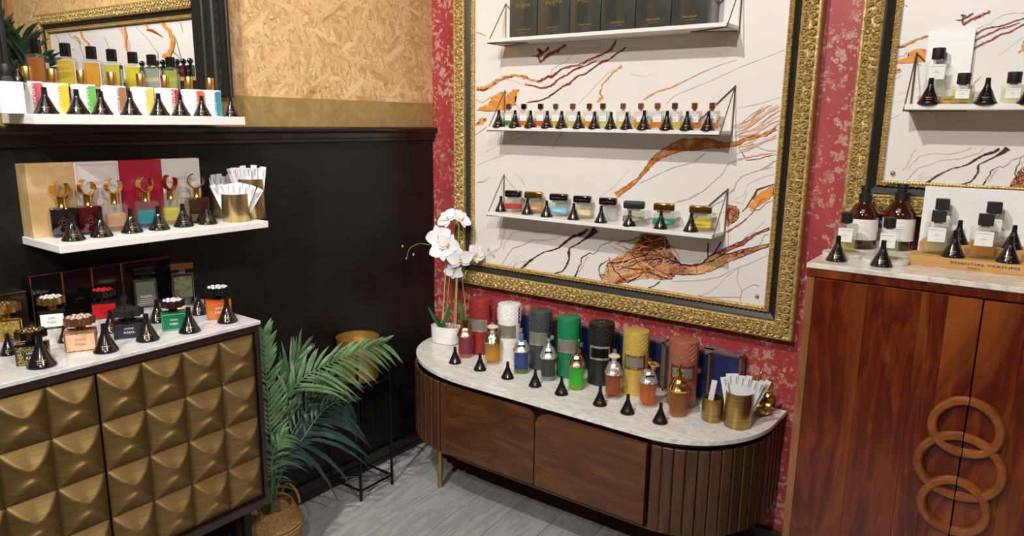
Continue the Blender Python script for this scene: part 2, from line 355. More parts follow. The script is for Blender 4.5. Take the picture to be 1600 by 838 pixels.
def dup(o, label=None, loc=None, rz=None, scale=None, parent=None):
    c = o.copy(); COL.objects.link(c); c.parent = parent
    if label: c['label'] = label
    if loc is not None: c.location = loc
    if rz is not None: c.rotation_euler = (0, 0, rz)
    if scale is not None: c.scale = (scale,)*3
    for k in list(o.children): dup(k, parent=c)
    return c
_tc = {}
def textmesh(s, m, bold=0.0):
    key = (s, m.name, bold)
    if key in _tc: return _tc[key]
    cu = bpy.data.curves.new('t', 'FONT'); cu.body = s; cu.size = 1; cu.align_x = 'CENTER'; cu.align_y = 'CENTER'; cu.resolution_u = 2; cu.offset = bold
    ob = bpy.data.objects.new('t', cu); COL.objects.link(ob); bpy.context.view_layer.update()
    me = bpy.data.meshes.new_from_object(ob.evaluated_get(bpy.context.evaluated_depsgraph_get())); bpy.data.objects.remove(ob); bpy.data.curves.remove(cu)
    me.name = 'printed_text'; me.materials.clear(); me.materials.append(m)
    for v in me.vertices: v.co = Vector((v.co.x, 0, v.co.y))       # upright, facing -Y
    _tc[key] = me; return me
def text(s, m, parent, loc, size, rot=(0, 0, 0), width=None, bold=0.0, name='printed_text'):
    me = textmesh(s, m, bold); o = bpy.data.objects.new(name, me); COL.objects.link(o); o.parent = parent; o.location = loc; o.rotation_euler = rot
    sx = size
    if width:
        w_ = max(v.co.x for v in me.vertices)-min(v.co.x for v in me.vertices); sx = width/max(w_, 1e-6)
    o.scale = (sx, 1, size); return o

# ================================================================== SETTING
def wallbox(name, lo, hi, m):
    g = G(); g.box([(a+b)/2 for a, b in zip(lo, hi)], [b-a for a, b in zip(lo, hi)]); return struct(g.build(name, m, smooth=False))
CEIL = 3.6
WGREY = mat('warm_white_plaster', '#d8cfc4', .7, 0, 0, .03, 3); DARKC = mat('dark_ceiling_paint', '#4a4540', .8)
wallbox('wall_back', (0.0, .003, 0), (6.0, .1, CEIL), DAMASK)
wallbox('wall_left', (-.1, -6, 0), (0, 0.1, 1.53), BLACKWALL)
g = G(); g.box((-.01, -.52, (1.63+CEIL)/2), (.02, 1.24, CEIL-1.63)); g.box((-.01, -3.94, (1.63+CEIL)/2), (.02, 4.12, CEIL-1.63)); g.box((-.01, -1.5, 3.1), (.02, .9, 1.0))
struct(g.build('wall_left_upper', OSB, smooth=False))
wallbox('wall_right', (6.0, -6, 0), (6.1, .1, CEIL), WGREY); wallbox('wall_front', (-6, -6.1, 0), (6.1, -6, CEIL), WGREY)
wallbox('ceiling', (-6, -6.1, CEIL), (6.1, 1.0, CEIL+.1), DARKC)
wallbox('wall_far_room', (-6.1, -6.1, 0), (-6.0, 1.0, CEIL), WGREY)
# chair rail, gold band, base boards
g = G(); g.box((.0, -3, 1.576), (.012, 6, .108), .001); struct(g.build('trim_1', GOLDBAND, smooth=False))
prof = [(0, 1.522), (.03, 1.522), (.034, 1.516), (.034, 1.508), (.028, 1.502), (.020, 1.498), (.017, 1.480), (.012, 1.476), (.012, 1.466), (0, 1.462)]
g = G(); A = [(x, -6, z) for x, z in prof]; B = [(x, -.002, z) for x, z in prof]; g.strip(A, B); g.bm.faces.new([g.bm.verts.new(p) for p in B]); struct(g.build('trim_2', BLACKTRIM, ang=20))
g = G(); g.box((.0075, -3, .037), (.015, 6, .074), .003); g.box((.010, -3, .012), (.02, 6, .024), .002); struct(g.build('baseboard_left', BLACKTRIM, ang=20))
g = G(); g.box((3.0, -.0075, .045), (5.97, .015, .09), .003); struct(g.build('baseboard_back', BLACKTRIM, ang=20))
# floor with planks
fl = struct(wallbox('floor', (-6, -6.1, -.05), (6.1, 1.0, -.006), mat('floor_underlay', '#55504c', .8)))
pl = G(); pl.box((0, 0, -.003), (.178, 1.2, .006), .0012); p0 = pl.build('plank', FLOORM, fl, smooth=False)
PLK = Matrix.Rotation(math.radians(3.5), 4, 'Z'); first = True
for i in range(-3, 19):
    off = (i*0.437) % 1.2
    for j in range(-1, 3):
        loc = PLK @ Vector((-.1+i*.18, -.35-off+.6-j*1.203, 0))
        if loc.x < -.1 or loc.x > 3.1 or loc.y > .7: continue
        o = p0 if first else p0.copy()
        if not first: COL.objects.link(o); o.parent = fl
        first = False; o.location = loc; o.rotation_euler = (0, 0, math.radians(3.5))

# ================================================================== ORNATE FRAMED PANELS
def scroll_bm(g, cx, cz, s, flip, y, ang=0.0, turns=1.5, th=.0052):
    pts = []
    for k in range(15):
        t = k/14; a = ang+flip*turns*2*PI*t; r = s*(1-t)**.8+.0005
        pts.append((cx+r*math.cos(a), y-.002*t, cz+r*math.sin(a)))
    g.tube(pts, [th*(.35+.65*min(1, 3*(1-k/14))) for k in range(15)], 4)
def ornate_frame(name, label, X0, X1, Z0, Z1, seed, rich=1):
    rnd = random.Random(seed); t = thing(name, label, 'picture frame', ((X0+X1)/2, 0, Z0))
    ox, oz = (X0+X1)/2, Z0; H = Z1-Z0; W = X1-X0
    def sweep(prof, m, nm, par):
        # prof: (inset, y) points; mitred
        g = G(); loops = []
        for ins, y in prof:
            loops.append([g.bm.verts.new(p) for p in ((-W/2+ins, y, ins), (W/2-ins, y, ins), (W/2-ins, y, H-ins), (-W/2+ins, y, H-ins))])
        for a, b in zip(loops, loops[1:]):
            for i in range(4): g.bm.faces.new((a[i], a[(i+1) % 4], b[(i+1) % 4], b[i]))
        return g.build(nm, m, par, ang=25)
    sweep([(0, 0), (0, -.040), (.004, -.046), (.010, -.047), (.014, -.044), (.035, -.050), (.052, -.046), (.058, -.050), (.062, -.046), (.063, -.030)], ORNATE, 'outer_moulding', t)
    sweep([(.062, -.034), (.066, -.034), (.078, -.026), (.088, -.020), (.090, -.020)], BLKFRAME, 'black_cove', t)
    sweep([(.088, -.018), (.089, -.030), (.093, -.034), (.096, -.030), (.100, -.034), (.105, -.032), (.107, -.010)], ORNATE, 'inner_moulding', t)
    g = G(); b = G()
    runs = [((-W/2, .0), (W/2, 0), (0, 1)), ((-W/2, H), (W/2, H), (0, -1)), ((-W/2, 0), (-W/2, H), (1, 0)), ((W/2, 0), (W/2, H), (-1, 0))]
    for (x0, z0), (x1, z1), (nx, nz) in runs:
        L = abs(x1-x0)+abs(z1-z0); dx, dz = ((x1-x0)/L, (z1-z0)/L); n = int((L-.06)/.047)
        for i in range(n):
            s = .03+(i+.5)*(L-.06)/n; fl_ = 1 if i % 2 else -1; ang = math.atan2(nz, nx)
            for off, dd, sz, tn in ((.046, -.011, .012, 1.6), (.024, .010, .0135, 1.5), (.047, .014, .008, 1.3), (.022, -.014, .008, 1.2)):
                scroll_bm(g, x0+dx*(s+dd)+nx*off, z0+dz*(s+dd)+nz*off, sz, fl_*(1 if off > .03 else -1), -.050, ang+rnd.uniform(-.6, .6)+dd*80, tn, .0034)
            if i % 3 == 0:
                for k in range(5):
                    a = 2*PI*k/5; g.ball((x0+dx*(s+.023)+nx*.035+.005*math.cos(a), -.050, z0+dz*(s+.023)+nz*.035+.005*math.sin(a)), (.0035, .0030, .0035), 1)
            for k in range(3):   # acanthus leaves
                a = ang+rnd.uniform(-1.2, 1.2); c = (x0+dx*(s+(k-1)*.012)+nx*(.035+rnd.uniform(-.012, .012)), z0+dz*(s+(k-1)*.012)+nz*(.035+rnd.uniform(-.012, .012)))
                g.tube([(c[0], -.049, c[1]), (c[0]+.006*math.cos(a), -.055, c[1]+.006*math.sin(a)), (c[0]+.013*math.cos(a+.4), -.050, c[1]+.013*math.sin(a+.4))], [.001, .0033, .0006], 4)
        m_ = int((L-.20)/.0085)
        for i in range(m_):
            s = .1+(i+.5)*(L-.20)/m_; b.ball((x0+dx*s+nx*.101, -.034, z0+dz*s+nz*.101), (.0033, .0033, .0033), 1)
            if i % 2: b.ball((x0+dx*s+nx*.0905, -.033, z0+dz*s+nz*.0905), (.0028, .0025, .0028), 1)
    o = g.build('scroll_ornament', ORNATE, t, ang=60); o['kind'] = 'stuff'
    o = b.build('bead_row', ORNATE, t, ang=60); o['kind'] = 'stuff'
    return t
RUST = m_agate(); MAROON = m_rust('maroon_print', [(.35, hx('#3d0f10')), (.5, hx('#6b2118')), (.58, hx('#a8552e')), (.62, hx('#5a1a14'))], 60)
RIVER = m_rust('orange_river_print', [(.3, hx('#a8501f')), (.5, hx('#c77a34')), (.6, hx('#d9a05a')), (.75, hx('#e9d3b4'))], 14, 1.5)
ORNG = m_rust('orange_print', [(.3, hx('#d0763a')), (.55, hx('#e39a4a')), (.75, hx('#ecc88a'))], 16)
INKC = {'r': mat('red_brown_print', '#a4502e', .4, var=.25, sc=60), 'p': mat('dark_plum_print', '#43202a', .4, var=.2, sc=60), 'g': mat('grey_print', '#c9c3c0', .4), 'o': mat('amber_print', '#d99b52', .4, var=.2, sc=60), 't': mat('thin_brown_print', '#a39089', .4), 'k': mat('pink_print', '#e0b9a6', .4)}
def Z(ox, oy, sc): return lambda pts: [(ox+x/sc, oy+y/sc) for x, y in pts]
z1, z2, z4, z5, z6, z7, z8 = Z(740, 40, 5.24), Z(960, 40, 4.657), Z(960, 180, 5.586), Z(740, 330, 6.98), Z(920, 340, 5.333), Z(1370, 0, 5.587), Z(1060, 290, 7.62)
VE = [  # (colour, points in the photo, widths px, jitter px)
 ('r', z1([(1170,110),(1130,180),(1080,215),(980,255),(900,295),(820,320),(740,335),(680,375),(640,410),(620,400),(560,440),(520,445),(450,420),(400,400),(340,400),(280,410),(200,440),(150,480),(90,515),(30,510)]), [2.5,2.5,3,2.5,2,2,2,3,4,3,3,2,2,2,3,2,2,3,4,3], 1.4),
 ('o', z1([(520,450),(450,428),(400,408),(340,392),(280,402),(200,432),(150,470),(90,500),(30,495)]), [1,2,2,3,2,3,4,4,3], 1.6),
 ('r', z1([(1000,280),(920,320),(850,340),(780,385),(700,430),(650,475),(600,500),(540,500),(480,480),(420,475)]), [1,1.5,2.5,2,2,2.5,2,2,1.5,1], .9),
 ('r', z1([(1257,165),(1180,215),(1120,265),(1050,290),(980,340),(920,385),(860,400),(810,440),(790,465),(730,490),(680,530),(620,575),(560,600),(440,622)]), [1.5,2,2,3,2,2.5,2,3,4,2,2,2,1.5,1], .7),
 ('r', z1([(750,145),(700,190),(640,220),(590,250),(550,290),(540,240),(560,200),(530,180)]), [4,4,6,5,2,3,5,3], 2),
 ('p', z1([(620,165),(580,205),(520,240),(480,235)]), [3,3,2,.6], 1.4),
 ('t', z1([(1050,130),(1020,180),(950,170),(860,190),(800,240),(760,290),(690,320),(650,350),(640,400)]), [.7]*9, .6),
 ('t', z1([(200,440),(260,430),(330,440),(400,470)]), [.5]*4, .5),
 ('o', z1([(1220,320),(1160,360),(1110,420),(1050,480),(1040,540),(1060,580),(1010,610)]), [3.5,3,2,1.5,3,3.5,3], 1.4),
 ('g', z1([(1160,340),(1090,390),(1020,460),(960,530),(860,630)]), [.7]*5, .5),
 ('p', z1([(30,682),(110,690),(200,690),(260,720)]), [.6]*4, .6),
 ('o', z1([(20,800),(70,790),(100,760),(70,750),(40,790)]), [4,5,5,3,3], 1), ('k', z1([(20,600),(80,620),(120,590),(150,575)]), [2]*4, 2),
 ('o', z2([(900,235),(760,280),(640,330),(520,390),(420,440),(330,465),(260,500),(215,530)]), [.4,.7,1,1.4,1.8,2.5,2.5,1], .15),
 ('g', z2([(1240,165),(1100,220),(920,290),(740,375),(560,450),(440,500),(380,560)]), [.9]*7, .3), ('g', z2([(1210,510),(1050,560),(900,590)]), [.8]*3, .3), ('g', z2([(330,320),(270,350),(210,360),(120,340)]), [.5]*4, .2),
 ('o', z2([(1100,600),(1040,640),(990,700)]), [2,3,1], .6), ('k', z2([(1200,570),(1100,630),(1010,690),(900,740)]), [3,4,3,2], .8), ('r', z2([(1090,580),(1000,640),(930,700),(850,730)]), [.6]*4, .6),
 ('k', z2([(1210,640),(1120,690),(1050,740),(960,760),(880,790)]), [3,2,3,2,2], .8), ('o', z2([(1215,690),(1150,750),(1100,790),(1000,780),(910,800)]), [2,2,3,2,2], .8), ('t', z2([(1215,600),(1130,660),(1060,700)]), [.6]*3, .5),
 ('r', z4([(1090,270),(1130,330),(1160,380),(1260,370),(1340,345),(1420,330)]), [.8,1.5,1.2,1,1.2,.7], .5), ('k', z4([(1100,160),(1200,220),(1290,280),(1420,300)]), [2]*4, .6), ('o', z4([(1120,265),(1250,235),(1340,210),(1420,160)]), [1,1.4,1.2,1], .5),
 ('t', z4([(800,320),(700,400),(540,440),(440,480),(320,540),(230,580)]), [.7]*6, .3), ('t', z4([(1130,370),(1010,400),(950,500),(850,590),(770,660),(660,720),(540,750)]), [.7]*7, .4),
 ('t', z4([(1390,440),(1260,470),(1120,520),(1070,580),(1050,650),(1010,660)]), [.8]*6, .4), ('g', z4([(1400,500),(1270,540),(1170,590),(1140,680),(1060,720)]), [.8]*5, .3),
 ('r', z4([(1400,590),(1250,640),(1230,690),(1190,740),(1160,790),(1120,830)]), [1.5,3,3,1.5,1.2,.8], .4), ('p', z4([(1400,730),(1330,755),(1280,810),(1200,820)]), [.7]*4, .3),
 ('r', z8([(1067,140),(1000,150),(880,320),(760,430),(680,480),(600,540)]), [.7,.7,1,1.2,1.2,.8], .4), ('t', z8([(830,60),(780,200),(640,170)]), [.5]*3, .3), ('t', z8([(400,250),(450,200),(540,160),(600,90),(690,0)]), [.8]*5, .3),
 ('g', z8([(380,315),(470,320),(560,300)]), [.8]*3, .3), ('t', z8([(0,170),(130,145),(200,90),(300,60),(350,0)]), [.6]*5, .3),
 ('p', z5([(1250,185),(1200,230),(1100,260),(1040,300),(980,350),(930,390),(860,415),(780,430),(700,475),(620,530),(560,590),(515,625)]), [6,5,4,3.6,3,2.6,1.8,1.6,1.6,3,4,3], .35),
 ('p', z5([(1340,185),(1290,240),(1210,300),(1130,350),(1050,395),(1045,440),(1050,510),(1015,590),(980,640),(920,660),(850,675)]), [11,7,2.4,1.8,1.5,4,2.5,2.8,2,2,1], .4),
 ('t', z5([(960,150),(880,190),(800,215),(700,225),(580,200),(420,230),(400,280),(350,330),(330,400)]), [.7]*9, .5), ('t', z5([(1090,160),(1040,230),(940,270),(830,305),(640,305),(540,360),(430,395),(370,480),(340,530),(300,590)]), [.8]*10, .4),
 ('p', z5([(1530,280),(1510,320),(1390,360),(1360,420),(1310,460),(1270,440),(1180,500),(1180,560),(1150,600),(1140,640),(1110,710)]), [.6,.7,.7,.7,.8,1,1.4,1.2,1,1.6,2.4], .4), ('t', z5([(1260,480),(1220,530),(1190,600),(1160,650)]), [.8]*4, .4),
 ('t', z5([(390,120),(350,180),(340,240),(320,300),(300,380),(270,410)]), [.7]*6, .4), ('g', z5([(540,460),(490,490),(450,560),(435,610)]), [.6]*4, .4), ('g', z5([(480,450),(440,520),(370,600)]), [.6]*3, .3), ('t', z5([(600,535),(500,545),(440,590)]), [.6]*3, .2),
 ('p', z6([(720,320),(770,375),(850,390),(950,375),(1000,325),(1000,200)]), [2,2.4,2.4,2.2,2.2,2], .6), ('r', z6([(1150,110),(1240,60),(1320,0)]), [1.5,1.5,1], .5), ('p', z6([(1000,320),(1060,280),(1110,190)]), [1.5,2,2], .5),
 ('t', z6([(1520,130),(1470,130),(1440,200),(1400,250)]), [.9]*4, .4), ('t', z6([(1260,410),(1240,480),(1250,540),(1285,600),(1270,660),(1275,695)]), [.6,.6,.7,1,1,.8], .4), ('t', z6([(1285,600),(1330,570),(1380,545),(1430,560)]), [.8]*4, .4),
 ('t', z6([(920,630),(960,650),(1100,655),(1200,650),(1270,655)]), [.8,.8,1,.8,.7], .5), ('p', z6([(600,520),(550,560),(500,575)]), [2,1.4,1], .4), ('g', z6([(1500,300),(1350,370),(1230,410),(1100,480),(950,510),(700,520)]), [1]*6, .5),
 ('g', z6([(1260,400),(1150,480),(1080,560),(990,620),(940,640)]), [.8]*5, .6), ('t', z6([(1470,20),(1360,120),(1300,160)]), [.5]*3, .3),
 ('t', [(760,235),(790,222),(830,208),(848,198)], [.5,.6,.6,.4], .4), ('t', [(865,230),(873,214),(880,205)], [.8,1.4,1.6], .5), ('t', [(746,283),(757,282),(768,274)], [.8,.8,.3], .3), ('t', [(806,270),(816,278),(821,288)], [.3,.6,1], .2), ('t', [(740,212),(752,203),(762,196)], [1,.8,.6], .3),
 *[(c, [(x0, y0), (x0+dx_*.4, y0-dy_*.35), (x0+dx_*.7, y0-dy_*.8), (x0+dx_, y0-dy_)], [.6, w1, w1*1.2, .5], .8) for c, x0, y0, dx_, dy_, w1 in (('k',1150,205,68,38,3),('k',1160,215,62,30,2.5),('o',1152,222,66,22,1.6),('k',1158,232,58,20,3),('r',1148,198,60,36,.8),('k',1165,196,55,32,2),('o',1170,205,50,34,1.2),('g',1150,238,62,24,2),('k',1150,246,60,10,2.2),('r',1156,228,58,30,.6),('o',1150,212,40,30,1.4),('k',1190,262,26,14,2))],
 ('g', [(743,258),(765,248),(800,236)], [.6]*3, .2), ('g', [(930,310),(960,290),(985,262)], [.5]*3, .2), ('o', [(745,48),(752,50),(760,54)], [1]*3, .3),
]
RIV = [(RIVER, z4([(20,690),(120,620),(200,560),(260,490),(330,400),(400,340),(500,290),(600,250),(720,240),(850,235),(960,250),(1080,235),(1150,200),(1250,170),(1330,160),(1420,110)]), [9,7,6,6,9,11,15,19,19,15,9,7,5,5,4,3]),
       (RUST, z6([(560,400),(760,425),(900,430),(1030,390),(1150,330),(1300,280),(1420,240),(1515,215)]), [26,17,16,17,15,11,7,4]), (RUST, z6([(1000,345),(1150,258),(1280,205),(1400,125),(1515,78)]), [9,7,6,4,3])]
BLOBS = [(ORNG, z1([(380,510),(345,570),(350,620),(300,680),(200,688),(100,690),(30,680),(80,650),(140,620),(160,570),(220,540),(290,550),(330,515)])),
         (RUST, z6([(450,130),(400,220),(340,280),(240,310),(160,370),(135,440),(110,510),(200,540),(330,535),(500,495),(600,515),(700,505),(760,430),(760,370),(720,320),(680,250),(640,150)])),
         (ORNG, z4([(1400,600),(1290,650),(1230,720),(1170,795),(1210,812),(1290,765),(1395,690)])), (MAROON, z6([(450,125),(405,215),(360,262),(440,285),(520,265),(600,240),(670,250),(690,265),(675,215),(640,145)])), (RUST, z8([(600,210),(700,225),(740,300),(720,380),(650,430),(590,470),(565,380),(590,280)]))]
PX0, PZ0 = .272, .932
def print_art(parent, W, H, seed, k=1.0, o=0.0):
    "flat printed veins on the board: local x from left edge, z from bottom edge"
    rnd = random.Random(seed); Y = -.0202
    def L(u, v):
        p = on(u, v, 1, -.02); x, z = p.x-PX0, p.z-PZ0
        return x*k+o, z*k
    def dense(pts, wid, jit):
        P, Wd = [], []; n = 5
        for i in range(len(pts)-1):
            for k in range(n):
                t = k/n; P.append(((pts[i][0]*(1-t)+pts[i+1][0]*t)+rnd.gauss(0, jit*.55)*(k > 0), (pts[i][1]*(1-t)+pts[i+1][1]*t)+rnd.gauss(0, jit*.55)*(k > 0))); Wd.append((wid[i]*(1-t)+wid[i+1]*t)*(rnd.uniform(.55, 1.35) if wid[i] < 7 else rnd.uniform(.9, 1.1)))
        P.append(pts[-1]); Wd.append(wid[-1]); return P, Wd
    def ribbon(g, P, Wd, y):
        A, B = [], []
        for i, p in enumerate(P):
            a = P[max(i-1, 0)]; b = P[min(i+1, len(P)-1)]; dx, dy = b[0]-a[0], b[1]-a[1]; l = math.hypot(dx, dy) or 1; nx, ny = -dy/l*Wd[i]/2, dx/l*Wd[i]/2
            for lst, s in ((A, 1), (B, -1)):
                x, z = L(p[0]+nx*s, p[1]+ny*s); lst.append((min(max(x, .001), W-.001), y, min(max(z, .001), H)))
        g.strip(A, B)
    for i, (m, poly) in enumerate(BLOBS):
        g = G(); P, _ = dense(poly+[poly[0]], [1]*(len(poly)+1), 1.6); P = P[:-1]
        vs = [g.bm.verts.new((min(max(L(*p)[0], .001), W-.001), Y-.0002-.0003*(m is MAROON)-.0001*i, min(max(L(*p)[1], .001), H))) for p in P]; f = g.bm.faces.new(vs); bmesh.ops.triangulate(g.bm, faces=[f])
        g.build('printed_blotch', m, parent, False, recalc=False)
    for i, (m, pts, wd) in enumerate(RIV):
        g = G(); P, Wd = dense(pts, wd, .8); ribbon(g, P, [w_ for w_ in Wd], Y-.0004-.0002*i); g.build('printed_river', m, parent, False, recalc=False)
        g = G()
        for s in (-1, 1): # dark borders of the river
            P2 = []
            for j, p in enumerate(P):
                a = P[max(j-1, 0)]; b = P[min(j+1, len(P)-1)]; dx, dy = b[0]-a[0], b[1]-a[1]; l = math.hypot(dx, dy) or 1; P2.append((p[0]-dy/l*Wd[j]*.45*s, p[1]+dx/l*Wd[j]*.45*s))
            ribbon(g, P2, [rnd.uniform(.6, 1.6) for _ in P2], Y-.0011)
        g.build('printed_river_edge', INKC['r' if m is RIVER else 'p'], parent, False, recalc=False)
    nm = {'r': 'printed_red_vein', 'p': 'printed_plum_vein', 'g': 'printed_grey_vein', 'o': 'printed_amber_vein', 't': 'printed_thin_vein', 'k': 'printed_pink_vein'}
    for i, (c, pts, wd, jit) in enumerate(VE):
        P, Wd = dense(pts, wd, jit); g = G(); ribbon(g, P, [x*.8 for x in Wd] if c in 'tg' else Wd, Y-.0014-.00002*i); g.build(nm[c], INKC[c], parent, False, recalc=False)
        if c in 'r' and max(wd) > 2:   # frayed companion strands
            for _ in range(2):
                o1, o2 = rnd.uniform(-3, 3), rnd.uniform(-3, 3); P, Wd = dense([(x+o1*rnd.random(), y+o2*rnd.random()) for x, y in pts], [.7]*len(pts), jit*1.3); g = G(); ribbon(g, P, Wd, Y-.0014-.00002*i); g.build(nm[c], INKC[c], parent, False, recalc=False)
    for c in 'pkro':   # frayed strands inside the agate
        g = G()
        for _ in range(13):
            m_, poly = BLOBS[1]; a = rnd.choice(poly); b = (rnd.uniform(950, 1050), rnd.uniform(372, 432)); mid = ((a[0]+b[0])/2+rnd.uniform(-10, 10), (a[1]+b[1])/2+rnd.uniform(-8, 8))
            P, Wd = dense([a, mid, b], [1.4, 1.8, .5], 1.5); ribbon(g, P, Wd, Y-.0016-rnd.random()*.0004)
        o_ = g.build('printed_agate_strands', INKC[c], parent, False, recalc=False); o_['kind'] = 'stuff'
def board(label, X0, X1, Z0, Z1, seed, k=1.0, o=0.0):
    t = thing('marble_print_panel', label, 'panel', (X0, 0, Z0))
    g = G(); g.box(((X1-X0)/2, -.010, (Z1-Z0)/2), (X1-X0, .02, Z1-Z0), .0005); g.build('board', PANEL, t, smooth=False)
    print_art(t, X1-X0, Z1-Z0, seed, k, o); return t
ornate_frame('picture_frame', 'large ornate gold and black picture frame on the red wall above the sideboard', .165, 1.682, .822, 2.75, 3)
b1 = board('white marble-print panel with brown veins inside the frame above the sideboard', .27, 1.577, .927, 2.65, 11)
ornate_frame('picture_frame', 'ornate gold and black picture frame above the polished cabinet, cut off by the right edge', 1.797, 2.70, 1.281, 2.42, 4)
b2 = board('white marble-print panel inside the frame above the polished cabinet', 1.902, 2.595, 1.386, 2.315, 12, .525, -.017)
def stud(par, x, z):
    g = G(); g.lathe([(0, 0), (.006, 0), (.0075, .003), (.006, .006), (.003, .008), (0, .0085)], 12, M=Matrix.Translation((x, -.02, z)) @ Matrix.Rotation(PI/2, 4, 'X')); g.build('screw_cap', GOLDPALE, par)
for u, v in ((1183, 463), (939, 429)):
    p = on(u, v, 1, -.02); stud(b1, p.x-.27, p.z-.927)
p = on(1397, 271, 1, -.02); stud(b2, p.x-1.905, p.z-1.386)

# ================================================================== SHELVES
def rod_shelf(label, X0, X1, zt, th=.014, dp=.145, right=True, I=.15):
    t = thing('wall_shelf', label, 'shelf', ((X0+X1)/2, -.02, zt)); W = X1-X0
    g = G(); g.box((0, -dp/2+.010, -th/2), (W, dp-.02, th), .0015); g.build('board', WHITE, t)
    for s in (-1, 1):
        x = s*(W/2+.001); A = (x, -.004, .150); B = (x, -.004, -th-.002); F = (x, -dp+.022, -th-.002); Iin = (x-s*I, -.055, -th-.002)
        g = G()
        for a, b in ((A, B), (A, F), (A, (x-s*I*.9, -.004, .02)), (B, F), (F, Iin), (B, Iin)): g.tube([a, b], .0021, 6)
        for q in (A, B, F): g.ball(q, .0034, 1)
        g.build('rod_bracket', ROD, t)
    return t
rod_shelf('top white shelf on brass rods carrying the dark wrapped boxes', .435, 1.415, 1.876)
rod_shelf('middle white shelf on brass rods carrying a row of square perfume bottles', .435, 1.415, 1.530)
rod_shelf('lowest white shelf on brass rods carrying eight wide-capped bottles', .435, 1.415, 1.178)
rod_shelf('white shelf on brass rods in the right-hand frame above the polished cabinet', 1.955, 2.55, 1.614, .016)
def plank_shelf(label, y0, y1, zt, dp, th=.022):
    t = thing('floating_shelf', label, 'shelf', (0, (y0+y1)/2, zt)); g = G(); g.box((dp/2, 0, -th/2), (dp, y1-y0, th), .0015); g.build('board', WHITE, t); return t
plank_shelf('upper white floating shelf on the left wall, just below the black frame', -1.725, -1.118, 1.556, .21, .026)
plank_shelf('lower white floating shelf on the black wall carrying gift boxes and brass cups', -1.712, -1.075, 1.218, .24, .022)

# ================================================================== BLACK FRAME AND ROOM BEHIND IT
t = thing('black_moulded_frame', 'tall black moulded frame on the chipboard wall behind the upper left shelf', 'frame', (.012, -1.426, 1.631))
def post(y0, y1, nm):
    g = G(); yc = (y0+y1)/2; w_ = abs(y1-y0); g.box((-.001, yc, .45), (.052, w_*.9, .92), .003); g.box((.022, yc, .45), (.028, w_*.34, .92), .006); g.box((.005, y0, .45), (.062, .012, .92), .003); g.box((.005, y1, .45), (.062, .012, .92), .003); return g.build(nm, BLKFRAME, t, ang=25)
post(-.286+.0, -.372, 'left_post'); post(.286, .374, 'right_post')
g = G(); g.box((.012, 0, .94), (.03, .75, .09), .004); g.build('top_rail', BLKFRAME, t)
g = G()
rr = random.Random(5)
for s in (-.329, .330):
    for k in range(26):
        z = .02+k*.034; a = rr.uniform(0, 6)
        g.tube([(.036, s-.010*math.cos(a), z), (.040, s, z+.012), (.036, s+.010*math.cos(a), z+.022)], [.001, .003, .001], 4)
o = g.build('embossed_ornament', BLKFRAME, t); o['kind'] = 'stuff'
g = G(); g.box((-.045, 0, -.006), (.13, .60, .012), .001); g.build('sill', BLACKTRIM, t)
# far wall seen through the frame
dv = Vector((.9971, .0764, 0)); ang7 = math.atan2(.0764, .9971); PW = Vector((-4.0, 0, 0)); nv = Vector((.0764, -.9971, 0))
def onfar(u, v, off=0.0):
    d = ray(u, v); q = PW+nv*off-Vector(CAM); tt = q.dot(nv)/d.dot(nv); p = Vector(CAM)+d*tt; return (p-PW).dot(dv), p.z, p
g = G(); g.box((0, .05, CEIL/2), (4.6, .1, CEIL)); o = g.build('wall_next_room', OSB, smooth=False); struct(o); o.location = PW+dv*.3; o.rotation_euler = (0, 0, ang7)
s0, ztop, _ = onfar(65, 25); s1, _, _ = onfar(320, -7); _, zb, _ = onfar(110, 112)
sw = 3.3; zb = 1.60; FS = 1.25
fo = ornate_frame('picture_frame', 'gold and black framed picture seen through the tall black frame behind the upper left shelf', 0, sw/FS, 0, (ztop-zb)/FS, 8); fo.scale = (FS,)*3; fo.location = PW+dv*(s0+sw/2)+Vector((0, 0, zb)); fo.rotation_euler = (0, 0, ang7)
t = thing('marble_print_panel', 'white marble-print panel in the gold frame seen through the black frame', 'panel', PW+dv*(s0+.125)+Vector((0, 0, zb+.125)), ang7)
g = G(); g.box((sw/2-.125, -.010, (ztop-zb)/2-.125), (sw-.25, .02, ztop-zb-.25)); g.build('board', PANEL, t, smooth=False)
far = [('o', [(125,42),(128,58),(138,68),(143,80),(143,92)], [2,4,3,3,3]), ('k', [(182,33),(192,50),(200,70),(205,95)], [7,6,6,2]), ('o', [(192,34),(197,55),(196,72),(205,94)], [2,3,3,2]), ('o', [(217,28),(224,36),(231,42)], [3,5,1]),
       ('o', [(240,23),(252,36),(264,48),(270,62),(268,76),(258,92)], [2,4,6,7,8,14]), ('r', [(248,24),(262,44),(275,62),(283,92)], [.8]*4), ('r', [(229,46),(238,48),(255,58)], [4,4,1]), ('p', [(258,92),(270,80),(283,94)], [1,1,1]), ('t', [(103,48),(112,58),(122,64),(132,92)], [.8]*4),
       ('o', [(115,56),(122,60),(125,68)], [2,3,1]), ('t', [(88,55),(97,78),(118,96)], [.7]*3), ('t', [(162,55),(170,75),(175,92)], [.5]*3), ('t', [(212,42),(230,60),(246,82),(248,95)], [.7]*4), ('t', [(270,30),(282,36),(285,50)], [.5]*3), ('t', [(98,75),(104,72),(115,78)], [.8]*3), ('t', [(300,78),(306,84)], [.5]*2)]
Mi = (Matrix.Translation(t.location) @ Matrix.Rotation(ang7, 4, 'Z')).inverted()
